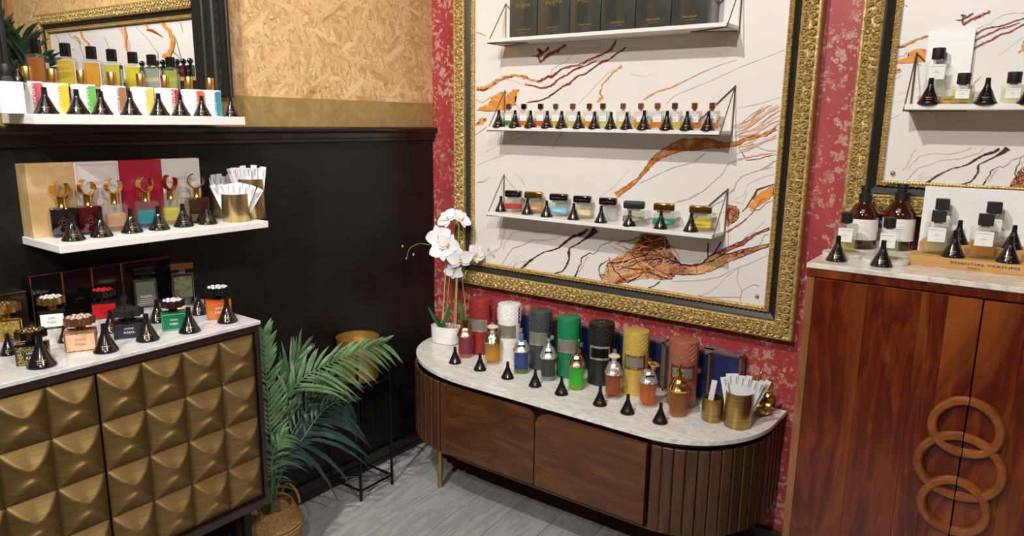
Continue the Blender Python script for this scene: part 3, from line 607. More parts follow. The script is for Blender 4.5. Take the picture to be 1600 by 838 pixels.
for c, pts, wd in far:
    g = G(); A, B = [], []
    P = []
    for i in range(len(pts)-1):
        for k in range(4): P.append((pts[i][0]+(pts[i+1][0]-pts[i][0])*k/4+random.gauss(0, .3)*(k > 0), pts[i][1]+(pts[i+1][1]-pts[i][1])*k/4, (wd[i]+(wd[i+1]-wd[i])*k/4)*random.uniform(.7, 1.2)))
    P.append((*pts[-1], wd[-1]))
    for i, p in enumerate(P):
        a, b = P[max(i-1, 0)], P[min(i+1, len(P)-1)]; dx, dy = b[0]-a[0], b[1]-a[1]; l = math.hypot(dx, dy) or 1
        for lst, s in ((A, 1), (B, -1)): lst.append(Mi @ onfar(p[0]-dy/l*p[2]/2*s, p[1]+dx/l*p[2]/2*s, .0215+.001*'krtpo'.index(c))[2])
    g.strip(A, B); g.build('printed_vein', {'o': ORNG}.get(c, INKC[c]), t, False, recalc=False)
g = G(); x_, _, p_ = onfar(20, 40); g.box((0, -.02, 1.8), (.07, .04, 3.6)); o = g.build('trim_3', mat('pale_pine_batten', '#b07f4c', .6, bump=.1), smooth=False); struct(o); o.location = PW+dv*x_; o.rotation_euler = (0, 0, ang7)

# ================================================================== generic small things
def funnel_proto():
    t = thing('funnel', 'x', 'funnel', (0, 0, 0), 0, 'small black tester funnels')
    g = G(); g.lathe([(.0225, .0015), (.0250, 0), (.0255, .0015), (.0250, .004), (.0215, .010), (.0085, .041), (.0068, .046), (.0062, .052), (.0056, .066), (.0040, .066), (.0042, .05)], 24); g.build('cone', FUNMAT, t, ang=50)
    g = G(); P = []
    zc, rr_ = .024, .0032
    def surf(a, z):   # a is arc offset in metres on the cone's face
        r = .0215-(z-.010)*(.013/.031)+.0003; th = a/r; return (r*math.sin(th), -r*math.cos(th), z)
    ring = [surf(rr_*math.cos(2*PI*k/12), zc+rr_*math.sin(2*PI*k/12)) for k in range(12)]; g.tube(ring, .00045, 4, True)
    for row, hh, x0, x1, n in ((.0155, .0024, -.0085, .0085, 7), (.0115, .0012, -.006, .006, 6)):
        for k in range(n):
            xa = x0+(x1-x0)*k/n; xb = xa+(x1-x0)/n*.62; g.quad([surf(xa, row), surf(xb, row), surf(xb, row+hh), surf(xa, row+hh)])
    g.build('gold_print', mat('dim_gold_print', '#9a7443', .4, .5), t, False); return t
FUN = None
def funnel(u, v, z, wpx, label, p=None, rz=None, hs=1.0):
    global FUN
    base = p if p is not None else foot(u, v, z, .5*wpx*mpp(on(u, v, 2, z)))
    s = wpx*mpp(base)/.051; d = Vector((CAM[0]-base.x, CAM[1]-base.y)); a = math.atan2(d.x, -d.y)+(rz or 0)
    if FUN is None: FUN = funnel_proto(); o = FUN; o['label'] = label; o.location = base; o.rotation_euler = (0, 0, a)
    else: o = dup(FUN, label, base, a)
    o.scale = (s, s, s*hs); o.location = (base.x, base.y, z); return o
def labelcard(par, x, y, z, w_, h_, lines, m=None, ink=None, nm='label'):
    g = G(); g.box((0, 0, 0), (w_, .0008, h_), 0); o = g.build(nm, m or CARDG, par, False); o.location = (x, y, z)
    for i, (s, dz, sz) in enumerate(lines): text(s, ink or INK, o, (0, -.0006, dz*h_), sz*h_, width=min(w_*.8, len(s)*sz*h_*.62))
    return o
def bars(par, x, y, z, w_, rows, ink, h=.0012):
    "rows of tiny printed strokes, too small to read in the photo"
    g = G(); rr = random.Random(int(abs(x*1e5)+abs(z*1e5)))
    for dz, ww in rows:
        a = -w_*ww/2
        while a < w_*ww/2:
            l = rr.uniform(.0006, .0020)*w_/.02; g.quad([(x+a, y, z+dz), (x+a+l, y, z+dz), (x+a+l, y, z+dz+h), (x+a, y, z+dz+h)]); a += l+.0005*w_/.02
    return g.build('printed_lines', ink, par, False, recalc=False)
def glass_box(t, w_, d_, h_, glass, liquid, fill, wall=.14, floor=.10, shoulder=True, bev=.003):
    g = G(); g.box((0, 0, h_/2), (w_, d_, h_), min(bev, w_*.08), seg=2); o = g.build('glass_body', glass, t, ang=40)
    if liquid is not None:
        wi, di = w_*(1-wall), d_*(1-wall*1.6); g = G(); g.box((0, 0, h_*floor+h_*(1-floor-.06)*fill/2), (wi, di, h_*(1-floor-.06)*fill), .002); g.build('perfume', liquid, t, ang=40)
    return o
def cylcap(t, r, z0, h_, m, sq=1.0, n=20, nm='cap'):
    g = G(); g.lathe([(0, z0), (r*.98, z0), (r, z0+.0008), (r, z0+h_-.0012), (r*.94, z0+h_), (0, z0+h_)], n, pw=sq); return g.build(nm, m, t, ang=35)
# ---------------- rectangular cap bottle
def cube_bottle(name, label, p, rz, w_, d_, h_, glass, liquid, fill, capm, capw, caph, group, neck=.004, caprnd=False, lab=None, cat='bottle', capnm='cap'):
    t = thing(name, label, cat, p, rz, group); glass_box(t, w_, d_, h_, glass, liquid, fill)
    g = G(); g.lathe([(0, h_-.001), (capw*.32, h_-.001), (capw*.32, h_+neck), (0, h_+neck)], 14); g.build('neck', SILVER if capm is not GOLD else GOLD, t)
    if caprnd: cylcap(t, capw/2, h_+neck, caph, capm)
    else:
        g = G(); g.box((0, 0, h_+neck+caph/2), (capw, capw*.85, caph), .0015); g.build(capnm, capm, t)
    if lab:
        lw, lh, lz, lines = lab; labelcard(t, 0, -d_/2-.0008, h_*lz, w_*lw, h_*lh, lines)
    return t

# ================================================================== SHELF A: wrapped dark boxes
SLATE = mat('dark_slate_wrap', '#3f403a', .28, .1, .6, .2, 14, bump=.25)
ed = [796, 840, 890, 938.5, 992.5, 1048, 1106]; zA = 1.876
NMS = ['LA DOUCEUR DE SIAM', 'MOON OF SIAM', 'ORIENTAL', 'ISSARA', 'SONATA D ETE', 'PAVILLON D OR']
NMS = ['LA DOUCEUR DE SIAM', 'FLEUR DE LALITA', 'ORATORIO', 'ISSARA', 'EDEN LAFAYE', 'MELODIE']
for i in range(6):
    x0, x1 = on(ed[i]+.6, 40, 1, -.125).x, on(ed[i+1]-.6, 40, 1, -.125).x; w_ = x1-x0
    t = thing('perfume_box', 'dark grey cellophane-wrapped box on the top shelf, %s' % ['leftmost of six', 'second from the left', 'third from the left', 'third from the right', 'second from the right', 'rightmost of six'][i], 'box', ((x0+x1)/2, -.085, zA), 0, 'dark boxes on the top shelf')
    g = G(); g.box((0, 0, .095), (w_, .085, .19), .002, seg=2); g.build('carton', SLATE, t)
    y = -.0432; text('DUSITA', GOLDINK, t, (0, y, .118), .017, width=w_*.52); text('PARIS', GOLDINK, t, (0, y, .1075), .006, width=w_*.16)
    text(NMS[i], GOLDINK, t, (0, y, .028), .0075, width=w_*(.55 if i == 0 else .4), bold=.01); bars(t, 0, y, .017, w_*.26, [(0, 1)], GOLDINK)
    g = G()
    for sx in (-1, 1):
        for sz in (-1, 1): g.tube([(sx*.0045+.0048*math.cos(a), y, .139+sz*.0055+.0058*math.sin(a)) for a in [2*PI*k/12 for k in range(12)]], .0006, 4, True)
    g.build('crest_emblem', GOLDINK, t, False)
# ================================================================== SHELF B
zB = 1.530
caps = [795, 818.4, 844.5, 868.4, 894.6, 920.7, 941.6, 973.2, 1000.7, 1026.6, 1053.5, 1084.3, 1111.8]
cB = [('green', '#5f8f5a'), ('amber', '#d9932e'), ('red orange', '#c96a3a'), ('yellow', '#dfc24a'), ('pale straw', '#e6c99a'), ('golden', '#dba72c'), ('almost clear', '#e8d9a8'), ('pale yellow', '#e3cf86'), ('deep amber', '#dda12f'), ('orange amber', '#e09a2b'), ('lemon', '#e2cf72'), ('orange', '#e0975a'), ('pink', '#dd9c86')]
ordn = ['first', 'second', 'third', 'fourth', 'fifth', 'sixth', 'seventh', 'eighth', 'ninth', 'tenth', 'eleventh', 'twelfth', 'last']
CAPB = [mat('antique_gold_cap', '#8d7339', .2, .9), mat('dark_bronze_cap', '#3a2c18', .2, .9), mat('bronze_cap', '#6a5227', .18, .9), GOLDPALE, COPPER, GOLD, mat('antique_gold_cap', '#8d7339'), GOLDPALE, mat('orange_gold_cap', '#cf9a62', .2, .9), mat('tan_gold_cap', '#bf9a62', .2, .9), mat('antique_gold_cap', '#8d7339'), GOLD, GOLD]
for i, u in enumerate(caps):
    p = on(u, 190, 1, -.085); p.z = zB; k = mpp(p); w_ = .052
    t = cube_bottle('perfume_bottle', 'square glass bottle of %s perfume, %s from the left on the middle shelf' % (cB[i][0], ordn[i]) if i < 12 else 'square glass bottle of pink perfume, rightmost on the middle shelf', p, .25, w_, .024, .066, GLASS, liq(cB[i][0].replace(' ', '_'), cB[i][1], .42), .52, CAPB[i], .020, .021, 'square perfume bottles on the middle shelf', .006)
    lb = labelcard(t, .002, -.0128, .041, .030, .030, [], CARDG); g = G(); 
    for a, b in (((-.015, -.015), (.015, -.015)), ((.015, -.015), (.015, .015)), ((.015, .015), (-.015, .015)), ((-.015, .015), (-.015, -.015))): g.tube([(a[0], -.0006, a[1]), (b[0], -.0006, b[1])], .0004, 4)
    g.build('label_border', INK, lb, False); text('DUSITA', INK, lb, (0, -.0006, .009), .005, width=.022); bars(lb, 0, -.0006, -.005, .018, [(0, 1), (-.004, .6)], INK, .0008)
cones = [779.3, 804.6, 828.8, 854.7, 877.2, 903.9, 928.4, 954.2, 978.7, 1005.7, 1041.4, 1072.8, 1105.8]
for i, u in enumerate(cones):
    p = on(u, 201, 1, -.128); funnel(0, 0, zB, 20.5 if i < 9 else 23, ('black funnel on the middle shelf, %s from the left in its row' % ordn[i]) if i < 12 else 'black funnel at the right end of the middle shelf row', p, hs=.98)
# ================================================================== SHELF C
zC = 1.178
sc_ = [(788, 816, 331.5, 'k', '#b0342c', 'red'), (818, 849, 334, 'g', '#c98a3a', 'cream and amber'), (857, 888, 338, 'k', '#7cc0e6', 'light blue'), (894, 924, 342, 'k', '#e3cf9a', 'pale gold'), (934, 964, 346, 'k', '#e6e4e2', 'clear'), (972, 1007, 353, 'b', '#5a5a58', 'grey speckled'), (1018.6, 1053.5, 357, 'g', '#2d8f78', 'green'), (1074, 1111, 362, 'g', '#e6c84a', 'yellow')]
DKCAP = mat('dark_chrome_cap', '#3a2c28', .12, .85); GDCAP = mat('bronze_gold_cap', '#9a7434', .12, .9); SPECK = m_speckle('grey_speckle', '#3c3b3a', '#cfccc8')
for i, (a, b, v, c, lc, nm) in enumerate(sc_):
    p = foot((a+b)/2, v+1, zC, .016); p.z = zC; k = mpp(p); w_ = (b-a)*k*.93
    t = thing('perfume_bottle', 'wide-capped bottle with %s band on the lowest wall shelf' % nm, 'bottle', p, .30, 'wide-capped bottles on the lowest shelf')
    g = G(); g.box((0, 0, .029), (w_, .030, .058), .004, seg=2); g.build('glass_body', GLASS, t)
    g = G(); g.box((0, 0, .030), (w_*.9, .022, .042), .002); g.build('perfume', liq('c%d' % i, {'red': '#e8dfd6', 'clear': '#f0eeee'}.get(nm, '#efe6cf' if nm not in ('yellow',) else '#f0e08a'), .35), t)
    if nm != 'clear':
        g = G(); g.box((0, 0, .026), (w_*1.01, .0308, .022), .003); o = g.build('printed_band', SPECK if 'speck' in nm else mat('band_'+nm.replace(' ', '_'), lc, .35), t); bars(o, 0, -.0158, .022, w_*.55, [(0, .8), (.003, 1), (.006, .7)], GOLDINK if nm in ('red',) else WHITEINK if nm != 'yellow' else INK, .0014)
    g = G(); g.box((0, 0, .062), (w_*.62, .024, .010), .001); g.build('collar', SILVER, t)
    m = {'k': DKCAP, 'g': GDCAP, 'b': BLACKMAT}[c]; g = G(); g.box((0, 0, .078), (w_, .031, .028), .006, seg=2); cc = g.build('cap', m, t)
    if c != 'b': text('~o~oOo~o~', SILVER if c == 'k' else GOLDPALE, cc, (0, -.0162, .077), .007, width=w_*.75)
for i, (u, v) in enumerate([(782.6, 332), (824, 336.5), (854, 340.5), (896, 345), (938.8, 350), (983.4, 355), (1032, 359.5), (1079, 364)]):
    funnel(u, v-.5, zC, [18.5, 19, 19.5, 20, 20.5, 21.5, 22.5, 24][i], ['black funnel left of the red-banded bottle at the left end of the lowest wall shelf', 'black funnel before the cream and amber bottle on the lowest wall shelf', 'black funnel left of the light blue bottle on the lowest wall shelf', 'black funnel before the pale gold bottle on the lowest wall shelf', 'black funnel before the clear bottle on the lowest wall shelf', 'black funnel before the grey speckled bottle on the lowest wall shelf', 'black funnel before the green-banded bottle on the lowest wall shelf', 'black funnel before the yellow-banded bottle on the lowest wall shelf'][i])
# ================================================================== SHELF IN RIGHT FRAME
zD = 1.614
ESS = [('ESSENTIAL PARFUMS', .34, .09), ('BOIS', .05, .07), ('IMPERIAL', -.06, .08), ('100 ML', -.32, .06)]
p = on(1472, 160, 1, -.055); t = thing('display_stand', 'upright white display card on a wooden base behind the tall bottle on the right shelf', 'display stand', (p.x, -.06, zD))
w_ = on(1500, 150, 1, -.06).x-on(1428, 150, 1, -.06).x
g = G(); g.box((0, .022, .118), (w_, .008, .185), .001, M=Matrix.Rotation(-.04, 4, 'X')); g.build('backboard', CARDG, t)
g = G(); g.box((-.0, -.005, .012), (w_, .05, .024), .001); b_ = g.build('base', BEECH, t); text('ESSENTIAL PARFUMS', INK, b_, (0, -.0306, .014), .008, width=w_*.8)
bp = on(1458, 150, 1, -.075)
cube_bottle('perfume_bottle', 'tall clear bottle with white label and black cap standing against the white display card', (bp.x, -.065, zD+.024), .12, .062, .030, .100, GLASS, liq('pale_green', '#dfe6d8', .3), .45, BLACKMAT, .034, .031, 'clear bottles with black caps', .004, True, (.66, .42, .68, ESS))
for u, nm, lc in ((1501, 'yellowish', '#dcd69a'), (1579.5, 'pale', '#e3dfc6')):
    p = on(u, 162, 1, -.105); cube_bottle('perfume_bottle', 'small %s bottle with black cap on the shelf of the right frame' % nm, (p.x, -.10, zD), .12, .054, .026, .052, GLASS, liq(nm, lc, .4), .85, BLACKMAT, .034, .030, 'clear bottles with black caps', .003, True, (.62, .5, .55, ESS))
for u, lb in ((1451, 'black funnel before the tall bottle on the shelf in the right frame'), (1539.5, 'black funnel between the two small bottles in the right frame'), (1607, 'black funnel cut off by the right edge of the picture on the upper right shelf')):
    funnel(0, 0, zD, 33, lb, on(u, 160, 1, -.13), hs=.93)

# ================================================================== UPPER LEFT SHELF
zU = 1.556; RX = PI/2
stripe = [(33, 71, '#d4626a', 'pink', 'ROSE CADUNI'), (72, 111, '#e3cb3c', 'lemon yellow', 'CEDAVIA'), (120, 153, '#6dbf55', 'green', 'OUD VAYA'), (167, 200, '#a8785a', 'brown', 'COCO BLANC'), (213, 243, '#e8cf62', 'pale yellow', 'VORAIA'), (250, 281, '#c0303a', 'red', 'NEROSA'), (292, 321, '#d96a4a', 'orange', 'VEGANI'), (323, 347.5, '#3f8fa3', 'teal', 'OUDCAVIAR')]
WB = mat('white_coated_glass', '#eceaea', .3, 0, .4, .02)
for i, (a, b, c, nm, tx) in enumerate(stripe):
    p0_, p1_ = on(a+1, 160, 0, .12), on(b, 160, 0, .12); w_ = p1_.y-p0_.y; yc = (p0_.y+p1_.y)/2; h_ = .083 if i else .085
    t = thing('perfume_bottle', 'white block bottle with gold cap and %s stripe on the upper left shelf' % nm, 'bottle', (.10, yc, zU), RX, 'white block bottles on the upper left shelf')
    d_ = .035; g = G(); g.box((0, 0, h_/2), (w_*.98, d_, h_), .0025, seg=2); g.build('body', WB, t)
    sw_ = w_*.34; g = G(); g.box((w_*.49-sw_/2-.002, -d_/2-.0003, h_/2-.001), (sw_, .0010, h_*.93), .0002); st_ = g.build('coloured_stripe', mat('stripe_'+nm.replace(' ', '_'), c, .4), t)
    text(tx, WHITEINK if tx == 'NEROSA' else mat('stripe_'+nm.replace(' ', '_'), c), t, (w_*.49-sw_-(.0035 if tx != 'NEROSA' else -.003), -d_/2-.0012, h_/2), .013, rot=(0, -PI/2, 0), width=h_*.86, bold=.02)
    rc = .0125; g = G(); g.lathe([(0, h_), (rc*.9, h_), (rc*.9, h_+.003), (rc, h_+.0035), (rc, h_+.005), (rc*.96, h_+.0055), (rc, h_+.006), (rc, h_+.036), (rc*.93, h_+.038), (0, h_+.038)], 20, c=(-.001 if i != 6 else -.01, 0, 0)); g.build('cap', mat('striped_gold_cap', '#d8ab62', .22, .95), t)
p = on(20, 160, 0, .15); t = thing('white_tester_box', 'plain white box at the left end of the upper left shelf', 'box', (.12, p.y, zU), RX); g = G(); g.box((0, 0, .040), (.055, .07, .080), .001); g.build('carton', PAPER, t)
cube_bottle('tester_bottle', 'tiny black-capped bottle standing on the white box at the far left', (.13, on(13, 138, 0, .13).y, zU+.080), RX, .020, .018, .012, GLASS, None, 0, BLACKMAT, .026, .030, 'clear bottles with black caps', .002, True)
funnel(0, 0, zU+.080, 22, 'black funnel standing on top of the white box at the far left', on(31, 140, 0, .135), hs=.95)
tl = [(57, 40, 76, '#c89a60', 'amber', 'k'), (101, 87, 121, '#d8c64a', 'yellow', 'w'), (141, 128, 160, '#d3bf4a', 'golden', 'w'), (173, 160, 191, '#c9c65a', 'green yellow', 'k'), (206, 195, 221, '#d9c820', 'bright yellow', 'k'), (236, 225, 250, '#cfd9b0', 'pale green', 'w'), (264, 254, 279, '#c5cc78', 'lime', 'k')]
zS = 1.631
for i, (c, a, b, lc, nm, bk) in enumerate(tl):
    p = on((a+b)/2, 140, 0, -.02); k = mpp(p); w_ = .056-.001*i
    t = thing('perfume_bottle', 'tall black-capped bottle of %s perfume on the sill behind the white bottles' % nm, 'bottle', (-.03, p.y+.012, zS), math.radians(48), 'black-capped bottles on the sill')
    glass_box(t, w_*.9, w_*.62, .088-.002*i, GLASS, liq(nm.replace(' ', '_'), lc, .5), .97)
    hh = .088-.002*i
    g = G(); g.box((w_*.455, 0, hh*.47), (.001, w_*.56, hh*.88), .0002); cd_ = g.build('back_label', BLACKMAT if bk == 'k' else PAPER, t)
    if bk == 'k': g = G(); g.box((w_*.457, -.002, hh*.42), (.001, w_*.42, hh*.70), .0002); g.build('paper_label', PAPER, t)
    g = G()
    for q in range(9):
        z_ = hh*(.16+.055*q); g.box((w_*.4585, -.002, z_), (.0004, w_*.30, .0007))
    g.build('printed_lines', GREYINK, t, False)
    cylcap(t, .0145, hh+.004, .038-.001*i, BLACK, n=20); g = G(); g.lathe([(0, hh-.001), (.016, hh-.001), (.014, hh+.004), (0, hh+.004)], 18); g.build('shoulder', GLASS, t)
for i, (u, w_) in enumerate([(73, 36), (122.5, 34), (160, 32), (205, 32), (249.5, 30), (283, 28.5), (316.5, 27.5), (361.5, 27)]):
    funnel(0, 0, zU, w_, ['black funnel before the pink-striped white bottle', 'black funnel between the lemon yellow and green-striped white bottles', 'black funnel right of the green-striped white bottle', 'black funnel right of the brown-striped white bottle', 'black funnel right of the pale yellow-striped white bottle', 'black funnel right of the red-striped white bottle', 'black funnel before the orange-striped white bottle', 'black funnel alone at the right end of the upper left shelf'][i], on(u, 179, 0, .17), hs=.88)

# ================================================================== LOWER LEFT SHELF
zM = 1.218
KRAFT = m_rust('woodgrain_tan_card', [(.3, hx('#b49160')), (.5, hx('#c4a271')), (.7, hx('#d6b98b'))], 9, 1); KR = KRAFT
bxs = [(49, 124, KRAFT, 'tan wood-grain gift box at the left end of the lower left shelf', None), (124, 194, mat('pearl_white_card', '#ddd2ce', .3, 0, .5, .03), 'pearl white gift box with a thin pink border left of the red gift box', 'Kalahari'),
       (194.5, 259.5, mat('crimson_card', '#a51c33', .3, 0, .6, .06), 'crimson gift box between the two white gift boxes', 'Khaltat'), (260, 319, mat('cream_white_card', '#ddd6cf', .3, 0, .5, .03), 'cream white gift box at the right end of the box row', 'Rouge et Rouge')]
for i, (a, b, m, lb, tx) in enumerate(bxs):
    p0_, p1_ = on(a, 330, 0, .075), on(b-.5, 330, 0, .075); w_ = p1_.y-p0_.y; yc = (p0_.y+p1_.y)/2
    dp = .07; t = thing('gift_box', lb, 'box', (.036, yc, zM), RX, 'gift boxes on the lower left shelf'); h_ = .205
    g = G(); g.box((0, -.012, h_/2), (w_, dp*.62, h_), .0015); g.build('carton', m, t)
    g = G(); g.box((0, .024, h_/2-.001), (w_*.985, dp*.36, h_*.99), .0015); g.build('carton_back', m, t)
    if tx:
        ink = mat('rose_ink', '#b98a80', .5) if i != 2 else mat('pale_red_ink', '#c8586a', .4)
        y = -.0345; text(tx, ink, t, (0, y, h_*.70), .016, width=w_*.52)
        if i == 1:
            g = G(); q = [(-w_*.45, y, .008), (w_*.45, y, .008), (w_*.45, y, h_-.008), (-w_*.45, y, h_-.008)]; g.tube(q, .0005, 4, True); g.build('border_line', mat('pink_ink', '#c9868a', .5), t)
        g = G(); g.tube([(.012*math.cos(2*PI*k/16), y, h_*.44+.012*math.sin(2*PI*k/16)) for k in range(16)], .0008, 4, True)
        g.tube([(0, y, h_*.44+.026), (.022, y, h_*.44), (0, y, h_*.44-.026), (-.022, y, h_*.44)], .0005, 4, True); g.build('ring_emblem', ink, t, False)
        bars(t, 0, y, h_*.62, w_*.3, [(0, 1)], ink)
def crescent(t, z, R, m, rot, nm='crescent_cap'):
    g = G(); n = 22; A = []
    for side in (-1, 1):
        pass
    a0, a1 = math.radians(112), math.radians(112+280); w0 = .019
    pts_o, pts_i = [], []
    for yy in (-w0/2, w0/2):
        pts_o.append([(R*math.cos(a0+(a1-a0)*k/n), yy*(1-.12*abs(2*k/n-1)), z+R+R*math.sin(a0+(a1-a0)*k/n)) for k in range(n+1)])
        pts_i.append([((R-.003)*math.cos(a0+(a1-a0)*k/n), yy*(1-.12*abs(2*k/n-1)), z+R+(R-.003)*math.sin(a0+(a1-a0)*k/n)) for k in range(n+1)])
    Mx = Matrix.Rotation(rot, 4, 'Z')
    R4 = [[Mx @ Vector(p) for p in L] for L in (pts_o[0], pts_o[1], pts_i[1], pts_i[0])]
    for j in range(4): g.strip(R4[j], R4[(j+1) % 4])
    bmesh.ops.remove_doubles(g.bm, verts=g.bm.verts, dist=1e-6); return g.build(nm, m, t, ang=40)
BLKG = mat('smoked_black_glass', '#14110f', .06, 0, .8); REDG = mat('dark_red_glass', '#3a0508', .05, 0, .8); BRG = mat('dark_bronze_glass', '#3d2513', .05, .3, .8)
cbs = [(102, 370, 50, 'black', BLKG, None), (143, 366, 48, 'dark red', REDG, None), (184, 362, 44, 'peach', GLASS, '#e3c3a6'), (232, 357, 42, 'turquoise', GLASS, '#4fb3bd'), (271, 352, 40, 'pale yellow', GLASS, '#e0d888'), (311, 348, 40, 'bronze', BRG, None)]
for i, (u, v, wp, nm, gm, lc) in enumerate(cbs):
    p = foot(u, v+1.5, zM, .024); t = thing('perfume_bottle', 'cube bottle of %s glass with a gold crescent cap' % nm if lc is None else 'clear cube bottle of %s perfume with a gold crescent cap' % nm, 'bottle', (p.x, p.y, zM), math.radians(72), 'crescent-capped cube bottles')
    W_ = .062; H_ = .083
    if lc:
        glass_box(t, W_, W_*.9, H_, GLASS, liq('cube_'+nm.replace(' ', '_'), lc, .5), .62, .2, .2, bev=.004)
    else:
        g = G(); g.box((0, 0, H_/2+.004), (W_, W_*.9, H_-.008), .004, seg=2); g.build('glass_body', gm, t); g = G(); g.box((0, 0, .003), (W_*.99, W_*.89, .006), .002); g.build('glass_base', GLASS, t)
        g = G(); y = -W_*.45-.0008
        if i < 2: g.tube([(0, y, .058), (.014, y, .043), (0, y, .028), (-.014, y, .043)], .0009, 4, True); g.tube([(.006*math.cos(k*PI/5), y, .043+.006*math.sin(k*PI/5)) for k in range(10)], .0007, 4, True); g.build('emblem', mat('bronze_ink', '#7a5a48', .4, .5), t)
    g = G(); g.lathe([(0, H_-.002), (.0125, H_-.002), (.0125, H_+.002), (.0118, H_+.003), (.0118, H_+.028), (.008, H_+.030), (0, H_+.030)], 20); g.build('neck', GOLD, t)
    crescent(t, H_+.028, .0245, GOLD if i not in (4,) else mat('red_gold', '#b5532e', .15, .9), math.radians([32, 36, 30, 30, 34, -30][i]))
for i, (u, v, w_) in enumerate([(115.5, 377, 34), (159.5, 371, 33), (207, 364.5, 32), (249.5, 360, 31), (287.5, 355, 30), (325, 351, 29)]):
    funnel(u, v+1, zM, w_, ['black funnel before the black cube bottle on the lower left shelf', 'black funnel before the dark red cube bottle', 'black funnel before the peach cube bottle', 'black funnel before the turquoise cube bottle', 'black funnel before the pale yellow cube bottle', 'black funnel before the bronze cube bottle'][i], rz=.25, hs=.92)
def cup(label, p, r, h_, m, group, rz=0):
    t = thing('brass_cup', label, 'cup', p, rz, group)
    g = G(); g.lathe([(0, 0), (r*.97, 0), (r, .002), (r, h_-.001), (r-.001, h_), (r-.003, h_-.001), (r-.003, .004), (0, .004)], 32); g.build('cup_wall', m, t, ang=40); return t
def strips(p, r, h_, n, label, ang0, ang1, L, seed, lines=True, wd=.013, faced=None):
    rnd = random.Random(seed); out = []
    t = None
    for k in range(n):
        f = k/max(1, n-1); a = ang0+(ang1-ang0)*f
        t = thing('tester_strip', label, 'paper strip', (0, 0, 0), 0, label) if False else None
        g = G(); lean = a; Mx = Matrix.Translation((p[0], p[1], p[2]+.006)) @ Matrix.Rotation(faced, 4, 'Z') @ Matrix.Translation(((f-.5)*r*.9, rnd.uniform(-.4, .4)*r-.0005*k, 0)) @ Matrix.Rotation(lean, 4, 'Y') @ Matrix.Rotation(rnd.uniform(-.05, .05), 4, 'X')
        g.box((0, 0, L/2+rnd.uniform(-.006, .006)), (wd, .0006, L)); o = g.build('paper_strip', PAPER, None, False); o.matrix_world = Mx
        tag(o, label+(', %s from the left' % ordn[k] if n > 1 else ''), 'paper strip', 'tester strips in the brass cups')
        if lines:
            g = G(); y = -.0006
            for q in range(7): g.quad([(wd*.05+q*.0009, y, L-.038+.004*(q % 2)), (wd*.05+q*.0009+.0005, y, L-.038+.004*(q % 2)), (wd*.05+q*.0009+.0005, y, L-.010), (wd*.05+q*.0009, y, L-.010)])
            g.build('printed_lines', GREYINK, o, False, recalc=False)
        out.append(o)
    return out
for (u0, u1, vb, vt, lb, n, a0, a1, sl) in ((349, 391, 348, 302, 'front brass cup on the lower left shelf', 8, -.42, .55, 'printed strip in the front cup of the lower left shelf'), (331, 352+14, 340, 289, 'brass cup next to the gift boxes, behind the front cup', 7, -.5, .12, 'printed strip in the cup next to the gift boxes'), (376, 415, 343, 279, 'tall brass cup at the right end of the lower left shelf', 8, -.3, .15, 'printed strip in the cup at the lower left shelf end')):
    q = on((u0+u1)/2, vb, 2, zM); r = (u1-u0)/2*mpp(q); p = foot((u0+u1)/2, vb, zM, r); h_ = (vb-vt-3)*mpp(p)
    p.z = zM; cup(lb, p, r, h_, BRASSPALE, 'brass cups on the lower left shelf'); strips(p, r, h_, n, sl, a0, a1, h_+(.030 if 'front' in lb else .036), int(u0), faced=math.radians(40), wd=.020)

# ================================================================== LEFT CHEST
zT = .938; CY1 = -1.236
t = thing('chest', 'brass-fronted chest with dimpled square tiles and white marble top at the left', 'chest', (.2, -1.85, .1))
BRASSTILE = m_brushed('brushed_bronze_tile', '#7c6238', '#9a8054', 2, .5); DKWOOD = mat('dark_wenge_wood', '#2a1a16', .4, 0, .2, bump=.1)
def CB(name, lo, hi, m, bev=.001, par=t):
    g = G(); c = [(a+b)/2 for a, b in zip(lo, hi)]; g.box((c[0]-.2, c[1]+1.85, c[2]-.1), [b-a for a, b in zip(lo, hi)], bev); return g.build(name, m, par, ang=25)
CB('marble_top', (.005, -2.46, .926), (.402, CY1, .938), m_marble('white_marble_top', '#d9d8d6', '#b9b6b1', 2, (0, 0, .3), (2, 1, 1)), .0015)
CB('top_rail', (.01, -2.45, .905), (.398, CY1-.004, .926), DKWOOD); CB('side_panel', (.01, -1.254, .33), (.398, -1.240, .905), DKWOOD); CB('side_panel', (.01, -2.45, .33), (.398, -2.436, .905), DKWOOD)
CB('bottom_rail', (.01, -2.45, .322), (.402, -1.238, .345), DKWOOD); CB('back_panel', (.01, -2.436, .345), (.02, -1.254, .905), DKWOOD)
for y in (-1.30, -2.39):
    for x in (.06, .35): CB('leg', (x-.012, y-.012, 0.0), (x+.012, y+.012, .322), IRON)
TW, TH_ = .1157, .137
def tile_mesh():
    g = G(); n = 28; vs = []
    for i in range(n+1):
        row = []
        for j in range(n+1):
            a, b = i/n*2-1, j/n*2-1
            # pinched square: four faces bulge out in the middle of each side pair -> crest curves like in the photo
            lip = abs(b); crest = .20+.80*abs(a)**1.6; ridge = .034*(1-abs(a)**1.9)
            top = ridge*(1-lip)/max(1e-3, 1-crest) if lip > crest else ridge*(1-.22*(1-(lip/crest)**2))
            row.append(g.bm.verts.new((top, (a*.5)*TW*.996, b*.5*TH_*.996)))
        vs.append(row)
    for i in range(n):
        for j in range(n): g.bm.faces.new((vs[i][j], vs[i+1][j], vs[i+1][j+1], vs[i][j+1]))
    return g
dr = []
